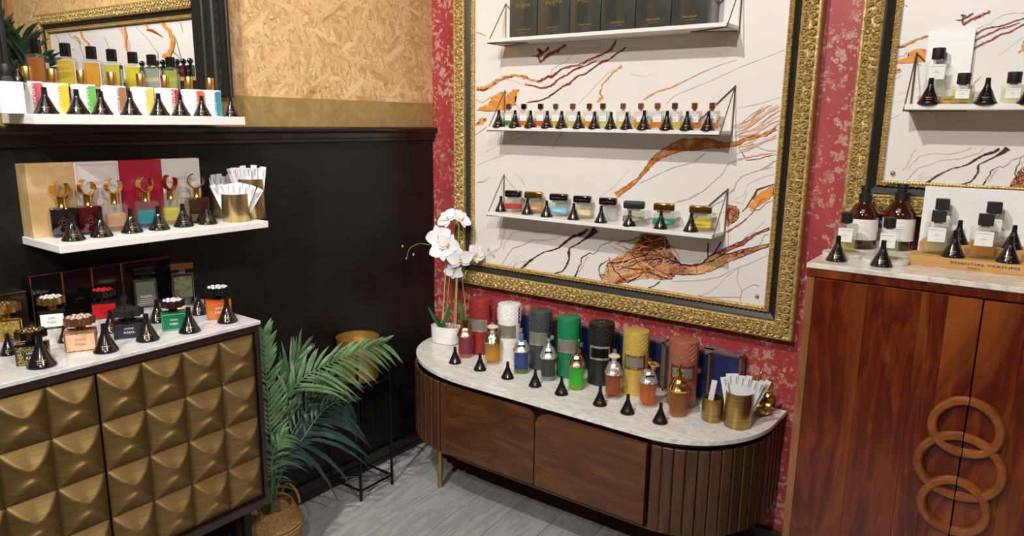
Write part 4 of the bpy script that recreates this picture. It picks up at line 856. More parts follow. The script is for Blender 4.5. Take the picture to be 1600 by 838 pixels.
for d in range(2):
    y1 = -1.2545-d*(TW*4+.0045)-.001; y0 = y1-TW*4
    dd = CB('door', (.376, y0, .349), (.386, y1, .901), DKWOOD, .0005); dr.append(dd)
    for i in range(4):
        for j in range(4):
            if d == 0 and i == 0 and j == 0:
                o = tile_mesh().build('tile', BRASSTILE, dd, ang=89); T0 = o
            else: o = T0.copy(); COL.objects.link(o); o.parent = dd
            o.location = (.386-.2, y1-TW*(i+.5)+1.85, .3505+TH_*(j+.5)-.1)
# riser
g = G(); g.box((0, 0, .017), (.145, 1.02, .034), .001); tag(g.build('display_riser', MARBLE), 'low white marble riser along the wall on the chest top', 'riser').location = (.076, -1.78, zT)
zR = zT+.034
# boxes at the back
GLB = mat('glossy_black_card', '#0d0b0c', .12, 0, .35); TRB = glassy('smoky_clear_plastic', '#6b5b4c', .25)
bb = [(47, 98, 433, 0), (98, 145, 424, 0), (145, 192, 414, 0), (192, 270, 404, 0)]
for i, (a, b, vt, _) in enumerate(bb):
    p0_, p1_ = on(a, 440, 0, .085), on(b, 440, 0, .085); w_ = p1_.y-p0_.y; yc = (p0_.y+p1_.y)/2; h_ = on(47, 433, 0, .085).z-zR
    t = thing('perfume_box', 'glossy black copper-edged box at the back of the chest, %s' % ['leftmost of four', 'second from the left', 'behind the red-labelled bottle', 'widest, behind the silver bottle'][i], 'box', (.057, yc, zR), RX, 'glossy black boxes behind the bottles')
    g = G(); g.box((0, 0, h_/2), (w_*.985, .054, h_), .0006); g.build('carton', GLB, t)
    g = G(); x_, y_ = w_*.49, .0272
    for q in ([(-x_, -y_, .001), (x_, -y_, .001), (x_, -y_, h_), (-x_, -y_, h_)],): g.tube(q, .0022, 4, True)
    g.build('copper_edge', COPPER, t); bars(t, 0, -.0278, h_*.4, w_*.3, [(0, 1), (.004, .7)], mat('dim_gold_ink', '#5a4a30', .4))
p = on(20, 500, 0, .12); t = thing('clear_box', 'brown see-through plastic box at the left edge behind the gold bottle', 'box', (.060, on(12, 470, 0, .13).y-.03, zR), RX); g = G(); g.box((0, 0, .055), (.17, .075, .11), .001); g.build('shell', TRB, t); g = G(); g.tube([(-.085, -.0385, .001), (.085, -.0385, .001), (.085, -.0385, .11), (-.085, -.0385, .11)], .0009, 4, True); g.build('edge', GOLDPALE, t)
def flower_cap(t, z, R, m, mt=None, h_=.016, stem=.010, n=9):
    g = G(); poly = []
    for k in range(n*4):
        a = 2*PI*k/(n*4); r = R*(1+.10*math.cos(n*a)); poly.append((r*math.cos(a), r*math.sin(a)))
    g.prism(poly, z+stem, z+stem+h_); o = g.build('flower_cap', m, t, ang=40)
    g = G(); zt = z+stem+h_
    for k in range(n):
        a = 2*PI*k/n
        for rr_, ss in ((.72, .20), (.42, .14)): g.ball((R*rr_*math.cos(a+(.3 if rr_ < .5 else 0)), R*rr_*math.sin(a+(.3 if rr_ < .5 else 0)), zt), (R*ss, R*ss, .003), 1)
    g.ball((0, 0, zt), (R*.2, R*.2, .003), 1); g.build('petal_relief', mt or m, o, ang=50)
    g = G(); g.lathe([(0, z-.001), (R*.42, z-.001), (R*.40, z+stem), (0, z+stem)], 12); g.build('neck', m if m is not BLACKMAT else BLACKMAT, t)
SNOW = mat('frosted_white_petal', '#e9e6ec', .3, .3); KGOLD = mat('kgold_glaze', '#c9a45a', .15, .9); BRNZ = mat('dark_bronze', '#3b2b1f', .15, .8); GUN = mat('gunmetal', '#2e3a38', .15, .8)
LACE = m_speckle('gold_lace_print', '#18130d', '#c2a86a', 330); LACE2 = m_speckle('gold_filigree', '#c6a85c', '#8f7430', 300); ROSE = m_speckle('rose_gold_band', '#d9b08c', '#7a4a36', 140)
KB = [  # u, vfront, width px, body height px, body mat, label mat/ink, cap mats, R factor, name
 (14, 533, 52, 34, GOLD, LACE2, KGOLD, GOLDPALE, 'polished gold bottle with filigree front and gold flower cap at the left edge', 'K', zR),
 (56, 571, 50, 32, BRNZ, LACE, BRNZ, GOLDPALE, 'dark lace-patterned bottle with bronze flower cap, nearest the front left', 'KAJAL', zT),
 (87, 515, 43, 30, BLKG, CARDG, KGOLD, SNOW, 'black bottle with wide cream label and gold flower cap', 'KAJAL', zR),
 (131, 550, 50, 32, mat('rose_gold_glass', '#c98f6c', .12, .6), mat('peach_label', '#e0b48e', .35), mat('rose_gold_cap', '#a9745a', .15, .8), mat('peach_petal', '#e3c4a8', .3, .4), 'rose gold bottle with peach label and flower cap', 'KAJAL', zT),
 (167, 499, 40, 27, BLKG, mat('scarlet_label', '#c4161e', .4), BLKG, mat('scarlet_petal', '#d22a35', .4), 'black bottle with scarlet label and red-topped flower cap', 'KAJAL', zR),
 (206, 530, 50, 27, BLKG, mat('black_label', '#26272b', .3), BLACKMAT, BLACKMAT, 'all-black bottle with black flower cap in the middle of the chest', 'KAJAL', zT),
 (275, 517, 40, 28, mat('emerald_glass', '#04603f', .08, 0, .8), mat('emerald_label', '#0a6e47', .25), mat('purple_brown_cap', '#4a2c30', .15, .6), SNOW, 'emerald green bottle with white flower cap', 'KAJAL', zT),
 (345, 500, 42, 30, mat('orange_glass', '#b2521c', .06, 0, .8), mat('orange_label', '#c3682a', .15, 0, .8), GUN, SNOW, 'orange glass bottle with white flower cap at the right end of the chest', 'KAJAL', zT)]
for i, (u, v, wp, hp, bm_, lm, cm, pm, lb, tx, z) in enumerate(KB):
    q = on(u, v, 2, z); k = mpp(q); w_ = wp*k*.88; d_ = w_*.55; h_ = hp*k*1.02; p = foot(u-2, v, z, d_*.62)
    t = thing('perfume_bottle', lb, 'bottle', (p.x, p.y, z), math.radians(62), 'flower-capped bottles on the chest')
    g = G(); g.box((0, 0, h_/2), (w_, d_, h_), .002, seg=2); g.build('glass_body', bm_, t)
    g = G(); g.box((0, -d_/2-.0006, h_*.46), (w_*(.9 if lm is not CARDG else .82), .0012, h_*(.8 if lm is not CARDG else .66)), .0003); l_ = g.build('front_label', lm, t)
    ik = {0: GOLDINK, 2: GREYINK, 3: mat('mauve_ink', '#9a7a6a', .5), 4: mat('dark_red_ink', '#7a0d14', .5)}.get(i, WHITEINK)
    if i in (1,): g = G(); g.box((0, -d_/2-.0016, h_*.46), (w_*.46, .001, h_*.42)); g.build('plate', BLKG, t)
    if i != 0: text(tx, ik, t, (0, -d_/2-.0026, h_*.38), h_*.17, width=w_*.34); text({1: 'LAMAR', 2: 'YASMINA', 3: 'DAHAB', 4: 'WARDE', 5: 'HOMME', 6: 'MASA', 7: 'ALMAZ'}[i], ik, t, (0, -d_/2-.0026, h_*.60), h_*.13, width=w_*.30)
    if i in (1, 3, 6):
        g = G(); g.tube([(-w_*.45, -d_/2-.0018, h_*.06), (w_*.45, -d_/2-.0018, h_*.06), (w_*.45, -d_/2-.0018, h_*.9), (-w_*.45, -d_/2-.0018, h_*.9)], .0009, 4, True); g.build('label_border', {1: LACE, 3: ROSE, 6: mat('mint_ink', '#8fc9ae', .4)}[i], t)
    flower_cap(t, h_, w_*.46, cm, pm, h_*.36, h_*.28)
# silver tall bottle, dark tall bottle
p = foot(230, 483, zR, .018); t = thing('perfume_bottle', 'tall flat silver glass bottle standing before the widest black box', 'bottle', (p.x, p.y, zR), math.radians(72)); w_ = 34*mpp(p)*.95; h_ = 46*mpp(p)
g = G(); g.box((0, 0, h_/2), (w_, .022, h_), .004, seg=2); g.build('glass_body', GLASS, t); g = G(); g.box((0, 0, h_*.48), (w_*.84, .014, h_*.84), .003); g.build('perfume', mat('silver_grey_perfume', '#8f8c7e', .2, .5), t); text('KAJAL', WHITEINK, t, (0, -.0118, h_*.42), .010, width=w_*.5); bars(t, 0, -.0118, h_*.25, w_*.6, [(0, 1), (.006, .7), (-.006, .8)], WHITEINK)
g = G(); g.box((0, 0, h_+.008), (w_*.35, .012, .016), .001); g.box((0, 0, h_+.026), (w_*1.0, .026, .020), .003); g.build('cap', BLKG, t)
p = foot(288, 476, zR, .018); t = thing('perfume_bottle', 'tall black-framed glass bottle with flat copper cap beside the black boxes', 'bottle', (p.x, p.y, zR), math.radians(66)); w_ = 34*mpp(p)*.92; h_ = 50*mpp(p)
g = G(); g.box((0, 0, h_/2), (w_, .026, h_), .002, seg=2); g.build('glass_body', BLKG, t); g = G(); g.box((0, -.0132, h_*.55), (w_*.82, .001, h_*.66)); g.build('landscape_label', m_rust('olive_pink_print', [(.3, hx('#1c1a14')), (.48, hx('#6b6c4c')), (.6, hx('#3a3a2c')), (.7, hx('#8a6a58'))], 30, 1), t)
g = G(); g.tube([(-w_*.47, -.0138, .004), (w_*.47, -.0138, .004), (w_*.47, -.0138, h_-.004), (-w_*.47, -.0138, h_-.004)], .0007, 4, True); g.build('silver_line', SILVER, t)
g = G(); g.box((0, 0, h_+.006), (w_*.3, .014, .012), .001); g.box((0, 0, h_+.020), (w_*1.05, .032, .018), .002); g.build('cap', COPPER, t)
for (u, v, w_, z, lb) in ((66.5, 578, 42, zT, 'black funnel in front of the dark lace-patterned bottle'), (15, 557, 28, zT, 'black funnel left of the dark lace-patterned bottle'), (102, 537, 22, zT, 'black funnel half hidden behind the rose gold bottle'), (166.5, 554, 37, zT, 'black funnel right of the rose gold bottle'), (175, 522, 29, zT, 'black funnel before the scarlet-labelled bottle'), (231.5, 536, 35, zT, 'black funnel at the right of the all-black bottle'), (247.5, 506, 29, zT, 'black funnel between the silver and the emerald bottles'), (297, 523, 33, zT, 'black funnel right of the emerald bottle'), (312, 494, 27, zT, 'black funnel below the tall copper-capped bottle'), (356, 507, 31, zT, 'black funnel before the orange bottle')):
    funnel(u, v, z, w_, lb, hs=.92)

# ================================================================== SIDEBOARD
zs = .562
def outline(off, n=22):
    pts = [(1.68-off, -.012)]
    for k in range(n+1):
        a = (PI/2)*k/n; pts.append((1.36+(.32-off)*math.cos(a), -.15-(.345-off)*math.sin(a)))
    for k in range(n+1):
        a = PI/2+(PI/2)*k/n; pts.append((.60+(.50-off)*math.cos(a), -.105-(.39-off)*math.sin(a)))
    pts.append((.10+off, -.012)); return pts
t = thing('sideboard', 'curved walnut sideboard with slatted ends, white marble top and brass legs', 'sideboard', (.9, -.01, 0))
T = Matrix.Translation((-.9, .01, 0))
g = G(); g.prism(outline(0)[::-1], .548, .562, M=T); g.build('marble_top', m_marble('veined_grey_marble', '#eeebe4', '#bdb7af', 3.0, (0, 0, .25), (1.2, 5, 1)), t, ang=30)
g = G(); g.prism(outline(.045)[::-1], .235, .549, M=T); g.build('carcass', mat('dark_walnut_recess', '#24150d', .5), t, ang=30)
g = G(); g.prism(outline(.022)[::-1], .214, .222, M=T); g.build('bottom_panel', WALNUT, t, ang=30)
g = G(); g.prism(outline(.030)[::-1], .526, .534, M=T); g.build('top_strip', WALNUT, t, ang=30)
def door(x0, x1, rnd_left):
    r = .05; zb_, zt_ = .236, .524; P = [(x0, zb_), (x1, zb_)]
    if rnd_left:
        P += [(x1, zt_)]+[(x0+r-r*math.sin(a), zt_-r+r*math.cos(a)) for a in [PI/2*k/8 for k in range(9)]]
    else:
        P += [(x1-r+r*math.cos(a), zt_-r+r*math.sin(a)) for a in [PI/2*k/8 for k in range(9)]]+[(x0, zt_)]
    g = G(); g.prism(P, 0, .018, M=T @ Matrix.Translation((0, -.474, 0)) @ Matrix.Rotation(PI/2, 4, 'X')); return g.build('door', WALNUT, t, ang=30)
door(.50, .928, False); door(.934, 1.372, True)
# slats follow the curves
def slats(path, n, wid):
    for i in range(n):
        f = (i+.5)/n; x, y, nx, ny = path(f); a = math.atan2(ny, nx)
        g = G(); g.box((0, 0, 0), (.014, wid, .306), .003); o = g.build('slat', WALNUTV, t, ang=30); o.location = (x-.9, y+.01, .369); o.rotation_euler = (0, 0, a)
def right_path(f):
    L1 = .05; a = (PI/2)*(1-f*1.0)
    A = PI/2-(PI/2)*min(1, f/.80)
    if f <= .80: c, s = math.cos(A), math.sin(A); return (1.38+.285*c, -.15-.318*s, c*.318, -s*.285)
    return (1.665, -.15+(f-.80)/.20*.135, 1, 0)
slats(right_path, 15, .036)
def left_path(f):
    A = PI/2+(PI/2)*min(1, (f)/.86)
    if f <= .86: c, s = math.cos(A), math.sin(A); return (.50+.385*c, -.12-.348*s, c*.348, -s*.385)
    return (.115, -.12+(f-.86)/.14*.10, -1, 0)
slats(left_path, 15, .038)
for x, y in ((.375, -.385), (1.47, -.385), (.375, -.08), (1.47, -.08)):
    g = G(); g.lathe([(0, 0), (.010, 0), (.0115, .003), (.0125, .222), (0, .222)], 16, c=(x-.9, y+.01, 0)); g.build('leg', mat('satin_brass_leg', '#a08a58', .3, .8), t)
# tube cases
tubes = [(755, 555.5, 458, 38, 'dark red', '#8f2426', 'quilted'), (799, 566, 466, 37, 'white', '#e9e6e2', ''), (847, 579, 477, 37, 'charcoal', '#3d4144', ''), (891, 592, 486, 38, 'green', '#0f7a4c', ''), (941, 604, 495, 41, 'black', '#181716', ''), (994, 620, 506, 42, 'yellow', '#d6b85a', ''), (1067, 639, 521, 47, 'copper', '#b06a50', '')]
for i, (u, vb, vt, wp, nm, c, _) in enumerate(tubes):
    q = on(u, vb, 2, zs); r = wp/2*mpp(q)*.97; p = foot(u-4, vb, zs, r); h_ = .242
    cc = mat('leather_'+nm.replace(' ', '_'), c, .42, .0 if nm not in ('copper', 'yellow') else .35, .1, .10, 60, bump=.35)
    t = thing('perfume_case', '%s cylindrical perfume case with metal window plate on the sideboard' % nm, 'case', (p.x, p.y, zs), math.radians(28), 'cylindrical perfume cases on the sideboard')
    g = G(); g.lathe([(0, 0), (r*.98, 0), (r, .002), (r, .100), (r*.97, .101), (r*.97, .103), (r, .104), (r, h_-.004), (r*.98, h_-.001), (r*.90, h_), (0, h_)], 36); g.build('tube', cc, t)
    def arc_plate(a0, a1, z0, z1, off, m, nm_, par=t):
        g = G(); n = 8; A, B = [], []
        for k in range(n+1):
            a = a0+(a1-a0)*k/n; A.append(((r+off)*math.sin(a), -(r+off)*math.cos(a), z0)); B.append(((r+off)*math.sin(a), -(r+off)*math.cos(a), z1))
        g.strip(A, B); C_ = [tuple(Vector(x)*1) for x in A]
        for E1 in (A, B): g.strip(E1, [((r-.001)*math.sin(a0+(a1-a0)*k/n), -(r-.001)*math.cos(a0+(a1-a0)*k/n), E1[0][2]) for k in range(n+1)])
        return g.build(nm_, m, par, ang=40)
    fm = {'yellow': GOLDPALE, 'copper': COPPER}.get(nm, SILVER)
    for z0, z1 in ((.104, .112), (.150, .158)): arc_plate(-.95, .72, z0, z1, .0025, fm, 'window_rim')
    for a0, a1 in ((-.95, -.83), (.60, .72)): arc_plate(a0, a1, .104, .158, .0025, fm, 'window_rim')
    arc_plate(-.83, .60, .112, .150, .0012, mat('dark_window', '#15120f', .15, .3) if nm == 'black' else mat('smoky_mirror_window', '#a39d8e', .2, .5), 'window')
    arc_plate(1.02, 1.22, .163, h_-.012, .0012, {'dark red': GOLD, 'yellow': GOLD, 'copper': COPPER, 'black': CHROMEDARK}.get(nm, BLACK), 'stripe')
    arc_plate(1.30, 1.36, .10, h_-.012, .0012, {'yellow': GOLD, 'copper': COPPER, 'dark red': GOLD}.get(nm, SILVER), 'stripe')
    g = G(); g.box((r*math.sin(1.35)+.004, -r*math.cos(1.35), .131), (.016, .010, .018), .002); g.build('clasp', cc if nm == 'green' else fm, t)
    # stitched lozenge relief
    if nm in ('dark red', 'charcoal', 'black', 'yellow', 'copper', 'white'):
        g = G()
        for k in range(14):
            for jj in range(7):
                a = 2*PI*(k+.5*(jj % 2))/14; z0 = .175+jj*.008
                if nm == 'copper' or nm == 'yellow': g.tube([((r+.0004)*math.sin(a+.0), -(r+.0004)*math.cos(a), z0), ((r+.0004)*math.sin(a+.2), -(r+.0004)*math.cos(a+.2), z0+.008)], .0006, 3)
                else: g.ball(((r-.001)*math.sin(a), -(r-.001)*math.cos(a), z0), (.005, .0022 if nm == 'white' else .0036, .0036), 1)
        o = g.build('embossed_pattern', cc if nm not in ('copper',) else mat('pale_copper_line', '#d19a80', .35, .6), t, ang=60); o['kind'] = 'stuff'
    g = G(); g.tube([(.010*math.cos(a), .010*math.sin(a), h_+.0003) for a in [2*PI*k/12 for k in range(9)]], .0008, 4); g.build('lid_emblem', fm if nm in ('white', 'black') else cc, t)
# ornate front bottles
fb = [(727, 561, 23, 'purple', '#9c3a66', 'none', '#d99a6a'), (769, 571.5, 24, 'golden yellow', '#e0b23e', 'fan', None), (814, 586, 24, 'blue', '#3a5f96', 'ball', '#9aa34a'), (856, 597, 24, 'smoky grey', '#4a4a4c', 'flare', '#c9ccd0'), (900, 611, 25, 'bright green', '#4fc83a', 'figure', '#b6c628'), (957, 625, 25, 'reddish amber', '#b2682e', 'fan', None), (1011, 639, 26, 'orange', '#d08a3c', 'tilt', None), (1058, 654, 28, 'brown amber', '#a67c34', 'figure', '#c8962e')]
for i, (u, v, wp, nm, lc, fin, low) in enumerate(fb):
    q = on(u, v, 2, zs); r = wp/2*mpp(q)*.92; p = foot(u, v, zs, r*1.15); t = thing('perfume_bottle', 'fluted glass bottle of %s perfume with a metal animal-figure stopper on the sideboard' % nm if fin == 'figure' else 'fluted glass bottle of %s perfume with ornate metal shoulder on the sideboard' % nm, 'bottle', (p.x, p.y, zs), math.radians(35), 'ornate bottles on the sideboard')
    H_ = .072
    g = G(); g.lathe([(0, 0), (r*.9, 0), (r, .004), (r*.97, .008), (r, H_-.004), (r*.93, H_), (0, H_)], 24, pw=.72); g.build('glass_body', GLASS, t, ang=25)
    g = G(); z0 = .014; g.lathe([(0, z0), (r*.84, z0), (r*.86, H_-.004), (0, H_-.004)], 24, pw=.72); g.build('perfume', liq('f_'+nm.replace(' ', '_'), lc, .55), t, ang=25)
    if low: g = G(); g.lathe([(0, .004), (r*.82, .004), (r*.84, .0138), (0, .0138)], 24, pw=.72); g.build('lower_perfume', liq('l_'+nm.replace(' ', '_'), low, .5), t)
    met = {0: COPPER, 4: mat('pinkish_gold_metal', '#c9a58a', .15, .95), 7: GOLD, 5: SILVER, 1: mat('warm_silver', '#cbbd9c', .12, 1)}.get(i, SILVER)
    g = G(); g.lathe([(0, H_-.002), (r*1.04, H_-.002), (r*1.06, H_+.003), (r*.98, H_+.006), (r*.86, H_+.016), (r*.66, H_+.026), (r*.60, H_+.029), (r*.40, H_+.031), (0, H_+.031)], 24, pw=.72)
    for k in range(12): a = 2*PI*k/12; g.ball((r*1.0*math.cos(a), r*1.0*math.sin(a), H_+.004), .0022, 1)
    g.build('metal_shoulder', met, t, ang=25)
    g = G(); g.box((0, -r*.80, H_+.015), (r*.95, .002, .013), .0008, M=None); g.build('nameplate', GOLDPALE if i in (0, 7) else WHITE if i in (1, 5) else CHROMEDARK, t)
    g = G(); zt_ = H_+.031
    if fin in ('fan', 'tilt'):
        g.lathe([(0, zt_), (r*.34, zt_), (r*.26, zt_+.006), (r*.42, zt_+.012), (r*.7, zt_+.016), (r*.72, zt_+.018), (r*.5, zt_+.023), (0, zt_+.026)], 18, M=Matrix.Rotation(.0 if fin == 'fan' else .12, 4, 'Y')); m_ = mat('pearl_cap', '#e3d9b8', .25, .3) if i in (1, 5) else GOLDPALE
    elif fin == 'ball': g.lathe([(0, zt_), (r*.3, zt_), (r*.2, zt_+.008), (0, zt_+.009)], 12); g.ball((0, 0, zt_+.015), .0085, 2); m_ = mat('blue_crystal', '#4f78b5', .08, .2, .8)
    elif fin == 'flare': g.lathe([(0, zt_), (r*.45, zt_), (r*.22, zt_+.008), (r*.14, zt_+.015), (r*.36, zt_+.022), (r*.40, zt_+.024), (0, zt_+.024)], 16); m_ = SILVER
    elif fin == 'figure':
        Pt = [(0, 0, zt_), (.003, 0, zt_+.012), (-.002, 0, zt_+.022), (.003, 0, zt_+.032), (.001, 0, zt_+.040)]; g.tube(Pt, [.007, .0055, .0042, .0040, .0022], 8); g.ball((.004, 0, zt_+.042), (.005, .0032, .0036), 1)
        g.tube([(.002, 0, zt_+.026), (-.008, 0, zt_+.020), (-.009, 0, zt_+.010)], [.0028, .002, .001], 6); g.tube([(0, 0, zt_+.016), (.009, 0, zt_+.012), (.010, 0, zt_+.002)], [.0028, .002, .0012], 6); g.tube([(.002, 0, zt_+.042), (.0, 0, zt_+.049)], [.0012, .0005], 4); m_ = GOLDPALE if i == 4 else GOLD
    else: g.lathe([(0, zt_), (r*.34, zt_), (r*.28, zt_+.010), (r*.42, zt_+.012), (r*.42, zt_+.018), (0, zt_+.020)], 14); m_ = mat('wine_red_cap', '#5c1620', .15, .4, .6)
    g.build('stopper', m_, t, ang=50); t.scale = (1.15, 1.15, 1.3)
for i, (u, v, w_) in enumerate([(711, 570.5, 20), (750, 581.5, 20.5), (793, 594.5, 20.5), (836, 607, 21), (877, 620, 22), (937, 637, 23), (980, 650, 23.5), (1031, 665, 24.5)]):
    funnel(u, v, zs, w_, 'black funnel on the front edge of the sideboard, before the %s bottle' % fb[i][3] if i else 'black funnel on the sideboard front edge, nearest the orchid pot', hs=1.0)
# blue boxes along the wall
NAVY = mat('navy_leatherette', '#1c2a57', .35, 0, .3, .25, 18); MAUVE = m_rust('purple_marbled_card', [(.3, hx('#4f3a48')), (.5, hx('#7d6470')), (.7, hx('#a58f93'))], 22, 1.5)
for i, (a, b, vt, y_, lb) in enumerate(((808, 876, 497, -.055, 'navy and gold box behind the charcoal case'), (880, 945, 506, -.055, 'navy and gold box behind the green and black cases'), (948, 1042, 520, -.055, 'navy and gold box behind the yellow case'), (1040, 1113, 556, -.075, 'navy and gold box behind the copper case, standing a little forward'), (1100, 1162, 548, -.045, 'navy and gold box at the right end of the row, behind the brass cups'))):
    x0, x1 = on(a, vt+20, 1, y_).x, on(b, vt+20, 1, y_).x; zt_ = on((a+b)/2, vt+6, 1, y_-.02).z; h_ = .185; w_ = x1-x0
    t = thing('gift_box', lb, 'box', ((x0+x1)/2, y_, zs), 0, 'navy boxes along the red wall'); dp = .05
    g = G(); g.box((0, 0, h_/2), (w_-.003, dp, h_), .001); g.build('carton', MAUVE, t)
    g = G(); g.box((0, -dp/2-.001, h_/2), (w_-.016, .002, h_-.014)); g.build('navy_front', NAVY, t)
    g = G(); X, Zt = w_/2-.004, h_-.002
    g.box((0, -dp/2-.001, h_-.005), (w_-.003, .004, .008)); g.box((0, -dp/2-.001, .005), (w_-.003, .004, .008)); g.box((-X, -dp/2-.001, h_/2), (.007, .004, h_)); g.box((X, -dp/2-.001, h_/2), (.007, .004, h_)); g.build('gold_edge', mat('antique_gold_edge', '#a08656', .35, .7), t)
# brass cups on the sideboard
for u, vb, vt, wp, lb, n, sl in ((1113, 662, 611, 36, 'short brushed brass cup on the sideboard with one blank strip', 1, 'blank white tester strip leaning in the short brass cup'), (1152, 673, 601, 45, 'tall brushed brass cup on the right end of the sideboard', 8, 'printed strip in the tall cup on the sideboard')):
    q = on(u, vb, 2, zs); r = wp/2*mpp(q)*.94; p = foot(u-1, vb, zs, r); h_ = (.082 if wp == 36 else .122); p.z = zs
    cup(lb, p, r, h_, BRASS, 'brass cups on the sideboard')
    if n == 1: strips(p, r, h_, 1, sl, .12, .12, h_+.050, 5, False, .018, math.radians(25))
    else: strips(p, r, h_, n, sl, -.22, .42, h_+.046, 9, True, .020, math.radians(25))
# gold leaf ornament
p = foot(1186, 652, zs, .03); t = thing('gold_ornament', 'gold leafy ornament of cupped petals behind the tall brass cup', 'ornament', (p.x+.006, p.y, zs), math.radians(20)); GN = mat('bright_gold_cast', '#c3a356', .25, .85, bump=.3)
g = G()
def shell(g, c, sx_, sz_, tilt, yaw, dp=.35):
    M_ = Matrix.Translation(c) @ Matrix.Rotation(yaw, 4, 'Z') @ Matrix.Rotation(tilt, 4, 'Y'); n, m = 12, 5; R0 = [M_ @ Vector((0, .010*dp*2, 0))]
    prev = None; ce = g.bm.verts.new(M_ @ Vector((0, .010, 0)))
    for j in range(1, m+1):
        f = j/m; rg = [g.bm.verts.new(M_ @ Vector((sx_*f*math.cos(2*PI*k/n), .010*(1-f*f)-.006*f*f*dp*2+.001*math.sin(6*PI*k/n), sz_*f*math.sin(2*PI*k/n)))) for k in range(n)]
        for k in range(n):
            if prev: g.bm.faces.new((prev[k], prev[(k+1) % n], rg[(k+1) % n], rg[k]))
            else: g.bm.faces.new((ce, rg[k], rg[(k+1) % n]))
        prev = rg
shell(g, (.012, 0, .098), .021, .034, .2, .2); shell(g, (.010, -.012, .050), .030, .018, -.5, .3); shell(g, (-.012, -.014, .048), .020, .022, .5, -.3); shell(g, (.002, -.022, .022), .032, .017, -.25, .1); shell(g, (.016, -.004, .070), .020, .018, .7, .5)
g.build('petal_shells', GN, t, ang=50)
g = G(); g.tube([(-.012, 0, .002), (-.012, 0, .06), (-.014, 0, .115), (-.013, 0, .150), (-.010, 0, .152)], [.012, .009, .005, .0042, .003], 8); g.ball((0, 0, .018), (.030, .016, .018), 2); g.build('stem', GN, t)

# ================================================================== ORCHID
p = foot(697, 541, zs, .050); oc = Vector((p.x, p.y, zs))
t = thing('potted_orchid', 'white orchid in a white ceramic pot at the left end of the sideboard', 'potted plant', oc, math.radians(10))
g = G(); g.lathe([(0, 0), (.045, 0), (.056, .006), (.060, .020), (.062, .078), (.0615, .082), (.058, .082), (.057, .070), (0, .070)], 32, sx=1.12, sy=.72, pw=.72); g.build('pot', CER, t, ang=40)
g = G(); rr = random.Random(4)
for k in range(60): g.ball((rr.uniform(-.05, .05), rr.uniform(-.030, .030), .072), (rr.uniform(.003, .006),)*3, 1)
o = g.build('pebbles', mat('mixed_pebbles', '#8f8474', .6, var=.5, sc=90), t); o['kind'] = 'stuff'
Mo = (Matrix.Translation(oc) @ Matrix.Rotation(math.radians(10), 4, 'Z')).inverted()
def onp(u, v, off=0.0):   # on the upright plane through the pot facing the camera
    n_ = Vector((CAM[0]-oc.x, CAM[1]-oc.y, 0)).normalized(); d = ray(u, v); q = oc+n_*off-Vector(CAM); return Vector(CAM)+d*(q.dot(n_)/d.dot(n_))
LEAFO = m_leaf('orchid_leaf', '#1d4a20', '#2f6b2a', '#4c8a3c'); STEMG = m_leaf('orchid_stem', '#6f8a45', '#8da35a', '#a6b572'); BAMB = mat('bamboo_stake', '#c2a272', .6)
def curve3(P, n=6):
    out = []
    P = [Vector(x) for x in P]
    for i in range(len(P)-1):
        a, b, c, d = P[max(i-1, 0)], P[i], P[i+1], P[min(i+2, len(P)-1)]
        for k in range(n):
            s = k/n; out.append(.5*((2*b)+(c-a)*s+(2*a-5*b+4*c-d)*s*s+(3*b-a-3*c+d)*s*s*s))
    out.append(P[-1]); return out
for k, (pts, off) in enumerate((([(689, 515), (693, 470), (697, 425), (694, 390), (684, 372)], .0), ([(694, 515), (699, 470), (703, 430), (708, 400), (722, 382)], -.01), ([(708, 512), (711, 470), (713, 430), (716, 380), (716, 352), (703, 345)], .01), ([(728, 500), (726, 470), (722, 430), (724, 405), (738, 395)], .0))):
    g = G(); g.tube([Mo @ q for q in curve3([onp(u, v, off) for u, v in pts])], .0022, 6); g.build('flower_stem', STEMG, t)
for u0, v0, u1, v1 in ((691, 515, 696, 424), (709, 515, 714, 432), (712, 514, 717, 350)):
    g = G(); g.tube([Mo @ onp(u0, v0, .006), Mo @ onp(u1, v1, .006)], .0026, 6); g.build('stake', BAMB, t)
for pts in ([(688, 512), (680, 498), (669, 478)], [(690, 512), (700, 492), (703, 476)], [(726, 512), (722, 490), (718, 466)], [(730, 512), (735, 492), (737, 474)], [(690, 512), (684, 500), (676, 492)]):
    P = curve3([Mo @ onp(u, v, .012) for u, v in pts]); A, B = [], []
    for i, q in enumerate(P):
        f = i/(len(P)-1); w_ = .0105*math.sin(PI*min(1, .25+.75*f))**.8+.0008; A.append(q+Vector((w_, -.003, 0))); B.append(q-Vector((w_, .003, 0)))
    g = G(); mid = [q+Vector((0, .002, 0)) for q in P]; g.strip(A, mid); g.strip(mid, B); bmesh.ops.remove_doubles(g.bm, verts=g.bm.verts, dist=1e-6); g.build('leaf', LEAFO, t, ang=80)
PET = mat('white_orchid_petal', '#efedf0', .5, 0, 0, .02, 30); YEL = mat('orchid_lip_yellow', '#e0bd62', .5, 0, 0, .3, 90); BUD = m_leaf('orchid_bud', '#7f9a4a', '#9db866', '#bccf8a')
def petal(g, M_, L, W_, cup_=.12):
    n, m = 7, 4; rows = []
    for i in range(n+1):
        f = i/n; w_ = W_*math.sin(PI*(.08+.90*f)**.80)**.72 if f < 1 else W_*.12; rows.append([g.bm.verts.new(M_ @ Vector((w_*j/m, L*f, L*cup_*(-(f-.5)**2*1.4+.3*(j/m)**2)+.0))) for j in range(-m, m+1)])
    for a, b in zip(rows, rows[1:]):
        for k in range(2*m): g.bm.faces.new((a[k], a[k+1], b[k+1], b[k]))
